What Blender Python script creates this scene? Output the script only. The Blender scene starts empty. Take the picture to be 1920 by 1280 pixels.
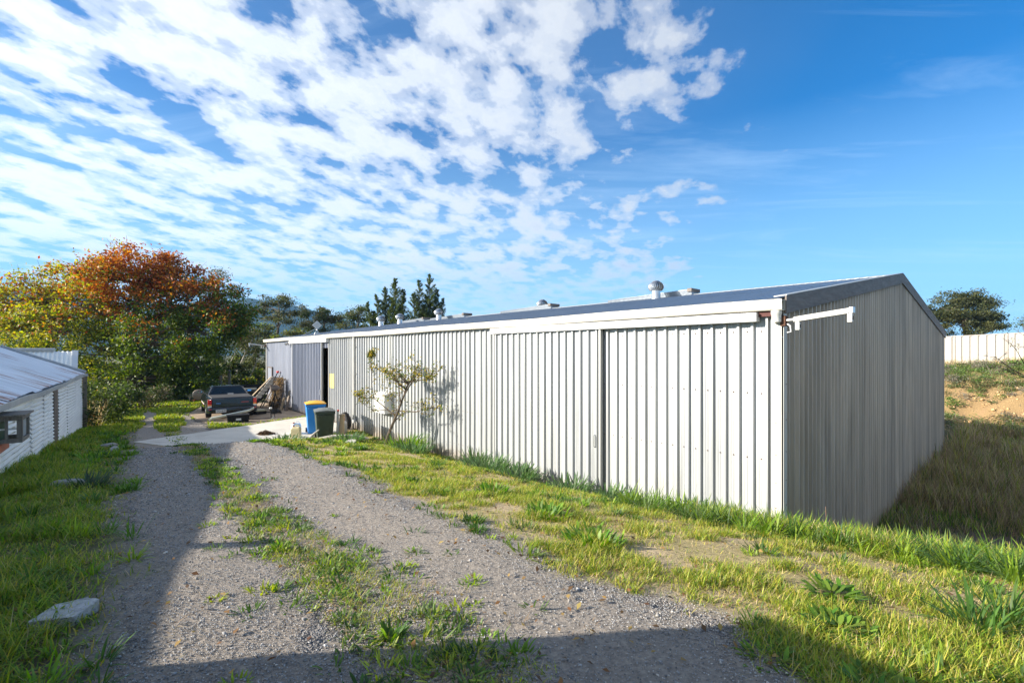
import bpy, bmesh, math, random
import numpy as np
from mathutils import Vector, Matrix

random.seed(11)
rng = np.random.default_rng(11)
scene = bpy.context.scene
COL = scene.collection
R = math.radians

# ------------------------------------------------------------------ camera
cam_d = bpy.data.cameras.new("camera")
cam_d.sensor_width = 36.0
cam_d.lens = 876.0 / 1920.0 * 36.0
cam_d.shift_y = 21.0 / 1920.0
cam_d.clip_start = 0.05
cam_d.clip_end = 12000.0
cam = bpy.data.objects.new("camera", cam_d)
COL.objects.link(cam)
EYE = 2.8
cam.location = (0, 0, EYE)
cam.rotation_euler = (R(90), 0, 0)
scene.camera = cam

# ------------------------------------------------------------------ light
SUN_EL = R(21.5)
SUN_U = Vector((0.985, 0.17, 0)).normalized()          # horizontal way the light travels
sun_d = bpy.data.lights.new("sun", 'SUN')
sun_d.energy = 5.0
sun_d.angle = R(0.53)
sun_d.color = (1.0, 0.93, 0.82)
sun = bpy.data.objects.new("sun", sun_d)
COL.objects.link(sun)
ldir = Vector((SUN_U.x * math.cos(SUN_EL), SUN_U.y * math.cos(SUN_EL), -math.sin(SUN_EL)))
sun.rotation_euler = ldir.to_track_quat('-Z', 'Y').to_euler()

world = bpy.data.worlds.new("World")
scene.world = world
world.use_nodes = True
wt = world.node_tree
wt.nodes.clear()


def nd(nt, kind, **kw):
    n = nt.nodes.new(kind)
    for k, v in kw.items():
        if k.startswith('i_'):
            key = k[2:]
            key = int(key) if key.isdigit() else key.replace('_', ' ')
            n.inputs[key].default_value = v
        else:
            setattr(n, k, v)
    return n


def math_n(nt, op, a, b=None, c=None, clamp=False):
    n = nt.nodes.new('ShaderNodeMath')
    n.operation = op
    n.use_clamp = clamp
    for i, x in enumerate((a, b, c)):
        if x is None:
            continue
        if isinstance(x, (int, float)):
            n.inputs[i].default_value = x
        else:
            nt.links.new(x, n.inputs[i])
    return n.outputs[0]


def ramp(nt, fac, stops, interp='LINEAR'):
    n = nt.nodes.new('ShaderNodeValToRGB')
    n.color_ramp.interpolation = interp
    els = n.color_ramp.elements
    while len(els) < len(stops):
        els.new(0.5)
    for e, (p, c) in zip(els, stops):
        e.position = p
        e.color = (c, c, c, 1) if isinstance(c, (int, float)) else (*c, 1)
    nt.links.new(fac, n.inputs[0])
    return n.outputs[0]


def mix_col(nt, fac, a, b, mode='MIX'):
    n = nt.nodes.new('ShaderNodeMix')
    n.data_type = 'RGBA'
    n.blend_type = mode
    for sock, x in ((n.inputs[0], fac), (n.inputs[6], a), (n.inputs[7], b)):
        if isinstance(x, (int, float)):
            sock.default_value = x
        elif isinstance(x, tuple):
            sock.default_value = (*x, 1)
        else:
            nt.links.new(x, sock)
    return n.outputs[2]


def build_world():
    L = wt.links
    sky = nd(wt, 'ShaderNodeTexSky', sky_type='NISHITA', sun_disc=False)
    sky.sun_elevation = SUN_EL
    sky.sun_rotation = math.atan2(-SUN_U.x, -SUN_U.y)
    sky.air_density = 1.0
    sky.dust_density = 0.6
    sky.ozone_density = 2.2
    hsv = nd(wt, 'ShaderNodeHueSaturation', i_Saturation=1.55, i_Value=1.0)
    L.new(mix_col(wt, 1.0, sky.outputs[0], (.15, .43, .68), 'MULTIPLY'), hsv.inputs['Color'])
    tc = nd(wt, 'ShaderNodeTexCoord')
    sep = nd(wt, 'ShaderNodeSeparateXYZ')
    L.new(tc.outputs['Generated'], sep.inputs[0])
    x, y, z = sep.outputs
    zz = math_n(wt, 'ADD', math_n(wt, 'MAXIMUM', z, 0.0), 0.12)
    px = math_n(wt, 'DIVIDE', x, zz)
    py = math_n(wt, 'DIVIDE', y, zz)
    # along / across the cloud streets
    ca, sa = math.cos(R(19)), math.sin(R(19))
    al = math_n(wt, 'ADD', math_n(wt, 'MULTIPLY', px, sa), math_n(wt, 'MULTIPLY', py, ca))
    ac = math_n(wt, 'SUBTRACT', math_n(wt, 'MULTIPLY', px, ca), math_n(wt, 'MULTIPLY', py, sa))
    com = nd(wt, 'ShaderNodeCombineXYZ')
    L.new(math_n(wt, 'MULTIPLY', ac, 1.75), com.inputs[0])
    L.new(math_n(wt, 'MULTIPLY', al, 1.2), com.inputs[1])
    com.inputs[2].default_value = 3.7
    n1 = nd(wt, 'ShaderNodeTexNoise', i_Scale=4.4, i_Detail=9.0, i_Roughness=0.52, i_Distortion=0.15)
    L.new(com.outputs[0], n1.inputs['Vector'])
    n2 = nd(wt, 'ShaderNodeTexNoise', i_Scale=1.1, i_Detail=3.0, i_Roughness=0.5)
    L.new(com.outputs[0], n2.inputs['Vector'])
    n3 = nd(wt, 'ShaderNodeTexNoise', i_Scale=14.0, i_Detail=6.0, i_Roughness=0.6, i_Distortion=0.2)
    L.new(com.outputs[0], n3.inputs['Vector'])
    dens = math_n(wt, 'ADD', math_n(wt, 'MULTIPLY', n1.outputs[0], 1.45),
                  math_n(wt, 'ADD', math_n(wt, 'MULTIPLY', n2.outputs[0], 0.50),
                         math_n(wt, 'MULTIPLY', n3.outputs[0], 0.34)))
    # the deck ends along a line: clear sky to its right
    edge = math_n(wt, 'ADD', math_n(wt, 'MULTIPLY', ac, -1.0), math_n(wt, 'MULTIPLY', n2.outputs[0], 0.7))
    edge = math_n(wt, 'SUBTRACT', edge, 0.35)
    cover = ramp(wt, math_n(wt, 'ADD', math_n(wt, 'MULTIPLY', edge, 0.5), 0.5), [(0.30, 0.0), (0.56, 0.80), (1.0, 1.0)])
    # cloud added over the unseen sky behind the camera, for neutral fill light
    back = ramp(wt, math_n(wt, 'ADD', math_n(wt, 'MULTIPLY', y, -1.0), 0.0), [(0.0, 0.0), (0.45, 1.0)])
    cover = math_n(wt, 'MAXIMUM', cover, math_n(wt, 'MULTIPLY', back, 1.12))
    d2 = math_n(wt, 'ADD', dens, math_n(wt, 'MULTIPLY', math_n(wt, 'SUBTRACT', cover, 1.0), 0.62))
    alpha = ramp(wt, math_n(wt, 'DIVIDE', math_n(wt, 'SUBTRACT', d2, .935), .42), [(0.0, 0.0), (0.45, .52), (0.75, .84), (1.0, .96)], 'EASE')
    veil = math_n(wt, 'MULTIPLY', cover, .08)
    alpha = math_n(wt, 'MAXIMUM', alpha, veil)
    # low bank near the horizon thins into haze
    thin = ramp(wt, z, [(0.0, 0.25), (0.10, 0.55), (0.20, 1.0)])
    alpha = math_n(wt, 'MULTIPLY', alpha, thin)
    # faint high streaks on the clear side
    com2 = nd(wt, 'ShaderNodeCombineXYZ')
    L.new(math_n(wt, 'ADD', math_n(wt, 'MULTIPLY', px, 0.55), math_n(wt, 'MULTIPLY', py, 0.10)), com2.inputs[0])
    L.new(math_n(wt, 'ADD', math_n(wt, 'MULTIPLY', py, 2.6), math_n(wt, 'MULTIPLY', px, 0.35)), com2.inputs[1])
    n4 = nd(wt, 'ShaderNodeTexNoise', i_Scale=1.15, i_Detail=7.0, i_Roughness=0.62, i_Distortion=0.9)
    L.new(com2.outputs[0], n4.inputs['Vector'])
    cir = ramp(wt, n4.outputs[0], [(0.50, 0.0), (0.82, 0.36)])
    # cloud tone: brighter thin rims, greyer thick parts
    tone = ramp(wt, math_n(wt, 'DIVIDE', math_n(wt, 'SUBTRACT', d2, .86), .7), [(0.0, (4.1, 4.5, 4.9)), (0.35, (4.7, 4.8, 4.9)), (0.75, (4.1, 4.25, 4.45)), (1.0, (3.7, 3.9, 4.2))], 'EASE')
    glow = math_n(wt, 'MULTIPLY', math_n(wt, 'ADD', math_n(wt, 'MULTIPLY', x, -0.45), 0.85), 1.0)
    gl = nd(wt, 'ShaderNodeCombineColor')
    for i in range(3):
        L.new(glow, gl.inputs[i])
    tone = mix_col(wt, 1.0, tone, gl.outputs[0], 'MULTIPLY')
    air = ramp(wt, z, [(0.0, .92), (0.08, .68), (0.18, .4), (0.42, 0.0)])
    c = mix_col(wt, air, hsv.outputs[0], (2.9, 4.4, 5.3))
    c = mix_col(wt, cir, c, (3.6, 4.6, 5.6))
    c = mix_col(wt, alpha, c, tone)
    bg = nd(wt, 'ShaderNodeBackground', i_Strength=0.10)
    L.new(c, bg.inputs[0])
    out = nd(wt, 'ShaderNodeOutputWorld')
    L.new(bg.outputs[0], out.inputs[0])
    world.cycles.sampling_method = 'MANUAL'
    world.cycles.sample_map_resolution = 1024


build_world()
scene.view_settings.view_transform = 'Standard'
scene.view_settings.look = 'None'
scene.view_settings.exposure = 1.4
scene.view_settings.gamma = 1.0
scene.cycles.max_bounces = 6
scene.cycles.diffuse_bounces = 3
scene.cycles.glossy_bounces = 3
scene.cycles.transmission_bounces = 4
scene.cycles.transparent_max_bounces = 6
scene.cycles.use_denoising = True
scene.cycles.sample_clamp_indirect = 6.0

# ------------------------------------------------------------------ site frame: s runs along the long wall, d stands out from it
PH = R(41.57)
AX = np.array([-math.sin(PH), math.cos(PH)])
NX = np.array([-math.cos(PH), -math.sin(PH)])
C0 = np.array([3.80, 6.59])
SHED_ROT = math.atan2(AX[1], AX[0])


def to_sd(x, y):
    dx = x - C0[0]
    dy = y - C0[1]
    return dx * AX[0] + dy * AX[1], dx * NX[0] + dy * NX[1]


def to_xy(s, d):
    return C0[0] + s * AX[0] + d * NX[0], C0[1] + s * AX[1] + d * NX[1]


def sst(a, b, x):
    t = np.clip((np.asarray(x, float) - a) / (b - a), 0, 1)
    return t * t * (3 - 2 * t)


def vnoise(x, y, sc, seed=0):
    x = np.asarray(x, float) * sc + 37.1 * seed
    y = np.asarray(y, float) * sc - 17.7 * seed
    xi = np.floor(x)
    yi = np.floor(y)
    fx = x - xi
    fy = y - yi
    fx = fx * fx * (3 - 2 * fx)
    fy = fy * fy * (3 - 2 * fy)

    def h(i, j):
        v = np.sin(i * 127.1 + j * 311.7 + seed * 74.7) * 43758.5453
        return v - np.floor(v)
    a = h(xi, yi)
    b = h(xi + 1, yi)
    c = h(xi, yi + 1)
    d = h(xi + 1, yi + 1)
    return a + (b - a) * fx + (c - a) * fy + (a - b - c + d) * fx * fy


def fbm(x, y, sc, seed=0, o=4):
    t = 0
    a = 0.5
    for i in range(o):
        t = t + a * vnoise(x, y, sc * 2 ** i, seed + i * 3)
        a *= 0.5
    return t / (1 - 0.5 ** o)


def ground_z(x, y):
    x = np.asarray(x, float)
    y = np.asarray(y, float)
    s, d = to_sd(x, y)
    zl = np.interp(s, [-12, -2.4, .7, 7, 13.4, 17, 20, 27, 36, 60, 120, 400], [1.8, 1.54, 1.40, .98, .55, .28, .08, -.1, -.3, -1.2, -4, -9])
    zw = np.interp(s, [-9, -4, -2.3, -1, 0, 2, 3.5, 8, 12, 14, 15.2, 27, 60, 120, 400], [1.1, .85, .52, .33, .2, .05, -.03, -.08, -.15, -.06, -.02, -.03, -1.2, -4, -9])
    t1 = np.interp(d, [0, .5, 1, 1.7, 3, 5, 8], [0, .1, .27, .47, .66, .85, 1])
    t2 = np.interp(d, [0, 3, 5, 6.5, 8], [0, .12, .35, .7, 1])
    m = sst(10.5, 14, s)
    t = t1 * (1 - m) + t2 * m
    z = zw + (zl - zw) * t
    k = sst(.25, -3.2, d)
    z = z * (1 - k) + (-1.0 - .01 * np.clip(-d - 20, 0, 400)) * k
    e = (x - 28.7) * -.70711 + (y - 31) * -.70711
    al = (x - 28.7) * .70711 - (y - 31) * .70711
    zb = np.interp(e, [-60, -5, 0, 1, 4, 5.5, 7.3, 8.4, 10], [4.5, 2.3, 2.05, 1.95, 1.2, .55, -.7, -.95, -1.0]) + np.clip(al, -30, 20) * .045 * np.interp(e, [0, 8], [1, 0])
    rough = (fbm(x, y, .8, 5) - .5) * .9 + (fbm(x, y, 2.2, 8, 3) - .5) * .5
    zb = zb + rough * np.interp(e, [0, 1.5, 8, 9.5], [0, 1, 1, 0])
    m = sst(-6, -14, d) * sst(70, 45, s)
    z = np.where(e < 10, z * (1 - m) + np.maximum(zb, -1.05) * m, z)
    flat = sst(26, 12, np.hypot(x, y - 6)) * sst(0, .8, np.abs(d)) * sst(17.5, 13, s)
    z = z + (fbm(x, y, .8, 2) - .5) * .07 * flat
    return z


def gz1(x, y):
    return float(ground_z(np.array([x]), np.array([y]))[0])


def at_sd(s, d, dz=0.0):
    x, y = to_xy(s, d)
    return Vector((x, y, gz1(x, y) + dz))


# ------------------------------------------------------------------ object helpers
def tag(o, label=None, cat=None, group=None, kind=None):
    if label:
        o['label'] = label
    if cat:
        o['category'] = cat
    if group:
        o['group'] = group
    if kind:
        o['kind'] = kind
    return o


def empty(name, label, cat, loc, rz=0.0, group=None):
    o = bpy.data.objects.new(name, None)
    o.empty_display_size = 0.3
    COL.objects.link(o)
    o.location = loc
    o.rotation_euler = (0, 0, rz)
    return tag(o, label, cat, group)


def mesh_np(name, V, F, mat, col=None, parent=None, smooth=False):
    """F: (n,k) int array or list of such arrays."""
    Fs = F if isinstance(F, list) else [F]
    me = bpy.data.meshes.new(name)
    me.vertices.add(len(V))
    me.vertices.foreach_set('co', np.ascontiguousarray(V, np.float32).ravel())
    loops = np.concatenate([f.ravel() for f in Fs]).astype(np.int32)
    tot = np.concatenate([np.full(len(f), f.shape[1], np.int32) for f in Fs])
    start = np.concatenate([[0], np.cumsum(tot)[:-1]]).astype(np.int32)
    me.loops.add(len(loops))
    me.loops.foreach_set('vertex_index', loops)
    me.polygons.add(len(tot))
    me.polygons.foreach_set('loop_start', start)
    me.polygons.foreach_set('loop_total', tot)
    if smooth:
        me.polygons.foreach_set('use_smooth', np.ones(len(tot), bool))
    me.update(calc_edges=True)
    if col is not None:
        at = me.attributes.new('Col', 'FLOAT_COLOR', 'POINT')
        c4 = np.ones((len(V), 4), np.float32)
        c4[:, :3] = col
        at.data.foreach_set('color', c4.ravel())
    me.materials.append(mat)
    o = bpy.data.objects.new(name, me)
    COL.objects.link(o)
    if parent:
        o.parent = parent
    return o


class MB:
    def __init__(self):
        self.v = []
        self.f = []
        self.m = []

    def add(self, vs, fs, mi=0, M=None):
        b = len(self.v)
        if M is not None:
            vs = [M @ Vector(p) for p in vs]
        self.v += [tuple(p) for p in vs]
        for f in fs:
            self.f.append(tuple(i + b for i in f))
            self.m.append(mi)
        return self

    def box(self, x0, x1, y0, y1, z0, z1, mi=0, M=None):
        vs = [(x0, y0, z0), (x1, y0, z0), (x1, y1, z0), (x0, y1, z0), (x0, y0, z1), (x1, y0, z1), (x1, y1, z1), (x0, y1, z1)]
        return self.add(vs, [(0, 3, 2, 1), (4, 5, 6, 7), (0, 1, 5, 4), (1, 2, 6, 5), (2, 3, 7, 6), (3, 0, 4, 7)], mi, M)

    def hexa(self, lo, hi, mi=0, M=None):
        return self.add(list(lo) + list(hi), [(0, 3, 2, 1), (4, 5, 6, 7), (0, 1, 5, 4), (1, 2, 6, 5), (2, 3, 7, 6), (3, 0, 4, 7)], mi, M)

    def tube(self, pts, r, n=8, mi=0, cap=True, M=None):
        pts = [Vector(p) for p in pts]
        k = len(pts)
        rs = r if isinstance(r, (list, tuple)) else [r] * k
        vs = []
        ref = None
        for i, p in enumerate(pts):
            t = (pts[min(i + 1, k - 1)] - pts[max(i - 1, 0)])
            t = t.normalized() if t.length > 1e-9 else Vector((0, 0, 1))
            if ref is None:
                ref = Vector((0, 0, 1)) if abs(t.z) < .9 else Vector((1, 0, 0))
            u = ref - t * ref.dot(t)
            u = u.normalized() if u.length > 1e-6 else t.orthogonal().normalized()
            w = t.cross(u)
            ref = u
            for j in range(n):
                a = 2 * math.pi * j / n
                vs.append(p + (u * math.cos(a) + w * math.sin(a)) * rs[i])
        fs = []
        for i in range(k - 1):
            for j in range(n):
                fs.append((i * n + j, i * n + (j + 1) % n, (i + 1) * n + (j + 1) % n, (i + 1) * n + j))
        if cap:
            fs.append(tuple(range(n))[::-1])
            fs.append(tuple((k - 1) * n + j for j in range(n)))
        return self.add(vs, fs, mi, M)

    def lathe(self, prof, n=16, mi=0, M=None, cap=True):
        vs = []
        for (r, z) in prof:
            for j in range(n):
                a = 2 * math.pi * j / n
                vs.append((r * math.cos(a), r * math.sin(a), z))
        fs = []
        for i in range(len(prof) - 1):
            for j in range(n):
                fs.append((i * n + j, i * n + (j + 1) % n, (i + 1) * n + (j + 1) % n, (i + 1) * n + j))
        if cap and prof[0][0] > 1e-4:
            fs.append(tuple(range(n))[::-1])
        if cap and prof[-1][0] > 1e-4:
            fs.append(tuple((len(prof) - 1) * n + j for j in range(n)))
        return self.add(vs, fs, mi, M)

    def loft(self, rings, mi=0, caps=True, M=None, closed=True):
        n = len(rings[0])
        vs = [p for r in rings for p in r]
        fs = []
        for i in range(len(rings) - 1):
            for j in range(n if closed else n - 1):
                fs.append((i * n + j, i * n + (j + 1) % n, (i + 1) * n + (j + 1) % n, (i + 1) * n + j))
        if caps:
            fs.append(tuple(range(n))[::-1])
            fs.append(tuple((len(rings) - 1) * n + j for j in range(n)))
        return self.add(vs, fs, mi, M)

    def build(self, name, mats, parent=None, smooth=False, bevel=0.0, loc=None, rot=None, seg=2):
        me = bpy.data.meshes.new(name)
        me.from_pydata(self.v, [], self.f)
        for m in (mats if isinstance(mats, (list, tuple)) else [mats]):
            me.materials.append(m)
        me.polygons.foreach_set('material_index', self.m)
        bm = bmesh.new()
        bm.from_mesh(me)
        bmesh.ops.recalc_face_normals(bm, faces=bm.faces)
        bm.to_mesh(me)
        bm.free()
        if smooth:
            me.polygons.foreach_set('use_smooth', [True] * len(me.polygons))
            me.set_sharp_from_angle(angle=R(38))
        me.update()
        o = bpy.data.objects.new(name, me)
        COL.objects.link(o)
        if parent:
            o.parent = parent
        if loc is not None:
            o.location = loc
        if rot is not None:
            o.rotation_euler = rot
        if bevel > 0:
            b = o.modifiers.new('bevel', 'BEVEL')
            b.width = bevel
            b.segments = seg
            b.limit_method = 'ANGLE'
            b.angle_limit = R(40)
        return o


# ------------------------------------------------------------------ materials
def new_mat(name):
    m = bpy.data.materials.new(name)
    m.use_nodes = True
    nt = m.node_tree
    return m, nt, nt.nodes['Principled BSDF']


def simple(name, col, rough=.6, metal=0.0, var=.18, sc=5.0, bump=0.0, bsc=30.0, spec=.5, dirt=None, stretch=(1, 1, 1), dirt_at=(.52, .72)):
    m, nt, b = new_mat(name)
    tc = nd(nt, 'ShaderNodeTexCoord')
    mp = nd(nt, 'ShaderNodeMapping')
    mp.inputs['Scale'].default_value = stretch
    nt.links.new(tc.outputs['Object'], mp.inputs[0])
    n = nd(nt, 'ShaderNodeTexNoise', i_Scale=sc, i_Detail=7.0, i_Roughness=.65)
    nt.links.new(mp.outputs[0], n.inputs['Vector'])
    lo = tuple(max(0, c * (1 - var)) for c in col)
    hi = tuple(min(1, c * (1 + var)) for c in col)
    c = ramp(nt, n.outputs[0], [(.3, lo), (.7, hi)])
    if dirt:
        n2 = nd(nt, 'ShaderNodeTexNoise', i_Scale=sc * .45, i_Detail=8.0, i_Roughness=.7)
        nt.links.new(mp.outputs[0], n2.inputs['Vector'])
        f = ramp(nt, n2.outputs[0], [(dirt_at[0], 0.0), (dirt_at[1], .85)])
        c = mix_col(nt, f, c, dirt)
    nt.links.new(c, b.inputs['Base Color'])
    b.inputs['Roughness'].default_value = rough
    b.inputs['Metallic'].default_value = metal
    b.inputs['Specular IOR Level'].default_value = spec
    if bump > 0:
        n3 = nd(nt, 'ShaderNodeTexNoise', i_Scale=bsc, i_Detail=6.0)
        nt.links.new(mp.outputs[0], n3.inputs['Vector'])
        bp = nd(nt, 'ShaderNodeBump', i_Strength=bump, i_Distance=.02)
        nt.links.new(n3.outputs[0], bp.inputs['Height'])
        nt.links.new(bp.outputs[0], b.inputs['Normal'])
    return m


def zinc(name, col, rough=.45, metal=.4, streak=.12, rust=0.0, stretch=(3, 3, .12), dirt=(.30, .27, .22), dirt_amt=.35, sheet=None, splash=None):
    """Weathered zinc sheet: streaks run down the sheet (its local z, or the axis with the small stretch)."""
    m, nt, b = new_mat(name)
    tc = nd(nt, 'ShaderNodeTexCoord')
    mp = nd(nt, 'ShaderNodeMapping')
    mp.inputs['Scale'].default_value = stretch
    nt.links.new(tc.outputs['Object'], mp.inputs[0])
    n = nd(nt, 'ShaderNodeTexNoise', i_Scale=2.2, i_Detail=8.0, i_Roughness=.62)
    nt.links.new(mp.outputs[0], n.inputs['Vector'])
    c = ramp(nt, n.outputs[0], [(.28, tuple(x * (1 - streak) for x in col)), (.72, tuple(min(1, x * (1 + streak)) for x in col))])
    n2 = nd(nt, 'ShaderNodeTexNoise', i_Scale=5.0, i_Detail=10.0, i_Roughness=.72)
    nt.links.new(mp.outputs[0], n2.inputs['Vector'])
    c = mix_col(nt, ramp(nt, n2.outputs[0], [(.55, 0.0), (.8, dirt_amt)]), c, dirt)
    if sheet is not None:                                  # each sheet off the stack has aged a little differently
        sp = nd(nt, 'ShaderNodeSeparateXYZ')
        nt.links.new(tc.outputs['Object'], sp.inputs[0])
        wn = nd(nt, 'ShaderNodeTexWhiteNoise', noise_dimensions='1D')
        nt.links.new(math_n(nt, 'FLOOR', math_n(nt, 'DIVIDE', sp.outputs[sheet], .762)), wn.inputs['W'])
        c = mix_col(nt, 1.0, c, ramp(nt, wn.outputs['Value'], [(0, (.86, .865, .88)), (1, (1.07, 1.06, 1.04))]), 'MULTIPLY')
    if splash is not None:                                 # soil splashed up the foot of the sheets
        sp2 = nd(nt, 'ShaderNodeSeparateXYZ')
        nt.links.new(tc.outputs['Object'], sp2.inputs[0])
        n7 = nd(nt, 'ShaderNodeTexNoise', i_Scale=9.0, i_Detail=6.0)
        nt.links.new(tc.outputs['Object'], n7.inputs['Vector'])
        hgt = math_n(nt, 'SUBTRACT', math_n(nt, 'SUBTRACT', sp2.outputs[2], splash), math_n(nt, 'MULTIPLY', n7.outputs[0], .5))
        c = mix_col(nt, ramp(nt, math_n(nt, 'ADD', hgt, .5), [(.18, .6), (.5, 0.0)]), c, (.34, .25, .16))
    if rust > 0:
        n4 = nd(nt, 'ShaderNodeTexNoise', i_Scale=1.15, i_Detail=9.0, i_Roughness=.66, i_Distortion=.3)
        nt.links.new(mp.outputs[0], n4.inputs['Vector'])
        n6 = nd(nt, 'ShaderNodeTexNoise', i_Scale=.55, i_Detail=3.0)
        nt.links.new(tc.outputs['Object'], n6.inputs['Vector'])
        rm = math_n(nt, 'MULTIPLY', ramp(nt, n4.outputs[0], [(.62 - rust * .1, 0.0), (.68 - rust * .1, .95)]), ramp(nt, n6.outputs[0], [(.42, 0.0), (.55, 1.0)]))
        c = mix_col(nt, rm, c, (.36, .13, .05))
    nt.links.new(c, b.inputs['Base Color'])
    n5 = nd(nt, 'ShaderNodeTexNoise', i_Scale=9.0, i_Detail=5.0)
    nt.links.new(mp.outputs[0], n5.inputs['Vector'])
    rr = ramp(nt, n5.outputs[0], [(.3, rough - .1), (.7, rough + .12)])
    nt.links.new(rr, b.inputs['Roughness'])
    b.inputs['Metallic'].default_value = metal
    return m


def leafy(name, trans=.38, rough=.55, gain=1.0):
    m, nt, b = new_mat(name)
    at = nd(nt, 'ShaderNodeAttribute', attribute_name='Col')
    nt.links.new(at.outputs['Color'], b.inputs['Base Color'])
    b.inputs['Roughness'].default_value = rough
    b.inputs['Specular IOR Level'].default_value = .35
    tr = nd(nt, 'ShaderNodeBsdfTranslucent')
    hs = nd(nt, 'ShaderNodeHueSaturation', i_Saturation=1.15, i_Value=1.35 * gain)
    nt.links.new(at.outputs['Color'], hs.inputs['Color'])
    nt.links.new(hs.outputs[0], tr.inputs[0])
    mx = nd(nt, 'ShaderNodeMixShader')
    mx.inputs[0].default_value = trans
    nt.links.new(b.outputs[0], mx.inputs[1])
    nt.links.new(tr.outputs[0], mx.inputs[2])
    nt.links.new(mx.outputs[0], nt.nodes['Material Output'].inputs[0])
    return m


M = {}
M['zinc'] = zinc('zinc_sheet', (.42, .43, .43), .48, .28, .17, dirt_amt=.38, sheet=0, splash=.05)
M['zinc_gable'] = zinc('zinc_sheet_weathered', (.52, .45, .365), .5, .08, .40, dirt_amt=.65, dirt=(.33, .25, .17), sheet=1, splash=-.9)
M['zinc_far'] = zinc('zinc_sheet_blue_reflection', (.30, .32, .38), .45, .35, .14, dirt_amt=.2, sheet=0, splash=.02)  # bluish reflection on the far sheets painted into a darker base colour
M['roof'] = zinc('roof_sheet', (.30, .33, .365), .42, .4, .1, stretch=(3, .15, 3), dirt_amt=.12)
M['ridge'] = zinc('ridge_flashing', (.40, .40, .38), .5, .3, .12)
M['barge'] = zinc('barge_flashing', (.15, .12, .10), .6, .08, .25, stretch=(4, .6, 4), dirt_amt=.3, dirt=(.05, .045, .04))
M['gutter'] = simple('cream_gutter', (.56, .53, .45), .45, 0, .07, 3, dirt=(.45, .40, .30), stretch=(.35, 4, 4), dirt_at=(.6, .95))
M['white'] = simple('white_flashing', (.60, .60, .59), .42, 0, .04, 2)
M['corner'] = simple('stained_corner_flashing', (.54, .53, .48), .5, .1, .08, 6, dirt=(.33, .29, .2), stretch=(3, 3, .8), dirt_at=(.56, .9))
M['rust'] = simple('rusty_steel', (.10, .045, .025), .85, .1, .45, 14, .3)
M['redox'] = simple('red_oxide_steel', (.09, .022, .016), .7, 0, .25, 9)
M['conc'] = simple('concrete', (.60, .55, .47), .85, 0, .12, 1.4, .35, 60, dirt=(.30, .25, .19), dirt_at=(.56, .85))
M['conc_old'] = simple('stained_concrete', (.33, .245, .165), .9, 0, .25, 1.3, .35, 40, dirt=(.10, .075, .05), dirt_at=(.5, .8))
M['galv'] = simple('galvanised_metal', (.62, .63, .64), .32, .85, .12, 7)
M['pvc'] = simple('grey_pvc', (.50, .49, .45), .5, 0, .12, 5)
M['pvcw'] = simple('white_pvc', (.62, .61, .58), .4, 0, .06, 5)
M['dark'] = simple('dark_interior', (.03, .03, .03), .9, 0, .2, 4)
M['black'] = simple('black_plastic', (.012, .012, .013), .65, 0, .3, 9, spec=.25)
M['rubber'] = simple('rubber', (.022, .021, .02), .85, 0, .3, 12, .2)
M['timber'] = simple('weathered_timber', (.17, .13, .10), .85, 0, .35, 4, .4, 20, stretch=(6, 6, .5))
M['timber_grey'] = simple('grey_timber', (.19, .165, .135), .85, 0, .3, 4, .4, 20, stretch=(6, 6, .5))
M['timber_pale'] = simple('pale_timber', (.36, .27, .17), .8, 0, .25, 4, .3, 20, stretch=(6, 6, .5))
M['bark'] = simple('bark', (.115, .085, .06), .95, 0, .4, 7, .8, 16)
M['bark_pale'] = simple('pale_bark', (.42, .38, .33), .85, 0, .3, 3, .4, 16)
M['glass'] = simple('dark_glass', (.012, .018, .022), .05, 0, .1, 2, spec=.45)
M['leaf'] = leafy('foliage')
M['grass'] = leafy('grass_blades', .42, .5)
M['straw'] = leafy('straw_blades', .25, .7)
M['tin'] = zinc('old_corrugated_iron', (.86, .84, .78), .6, .05, .12, stretch=(.35, 3, 1.2), dirt_amt=.55, dirt=(.36, .30, .20))
M['tin_roof'] = zinc('old_rusty_roof_iron', (.80, .81, .82), .42, .25, .14, rust=1.15, stretch=(2.6, .32, .32), dirt_amt=.25)


def ground_material():
    m, nt, b = new_mat('ground_soil')
    at = nd(nt, 'ShaderNodeAttribute', attribute_name='Col')
    tc = nd(nt, 'ShaderNodeTexCoord')
    n = nd(nt, 'ShaderNodeTexNoise', i_Scale=26.0, i_Detail=8.0, i_Roughness=.75)
    nt.links.new(tc.outputs['Object'], n.inputs['Vector'])
    f = ramp(nt, n.outputs[0], [(.25, (.45, .45, .45)), (.5, (.95, .95, .95)), (.78, (1.6, 1.55, 1.45))])
    c = mix_col(nt, 1.0, at.outputs['Color'], f, 'MULTIPLY')
    nt.links.new(c, b.inputs['Base Color'])
    b.inputs['Roughness'].default_value = .95
    b.inputs['Specular IOR Level'].default_value = .15
    n2 = nd(nt, 'ShaderNodeTexNoise', i_Scale=18.0, i_Detail=9.0, i_Roughness=.75)
    nt.links.new(tc.outputs['Object'], n2.inputs['Vector'])
    bp = nd(nt, 'ShaderNodeBump', i_Strength=.9, i_Distance=.05)
    nt.links.new(n2.outputs[0], bp.inputs['Height'])
    nt.links.new(bp.outputs[0], b.inputs['Normal'])
    return m


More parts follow.
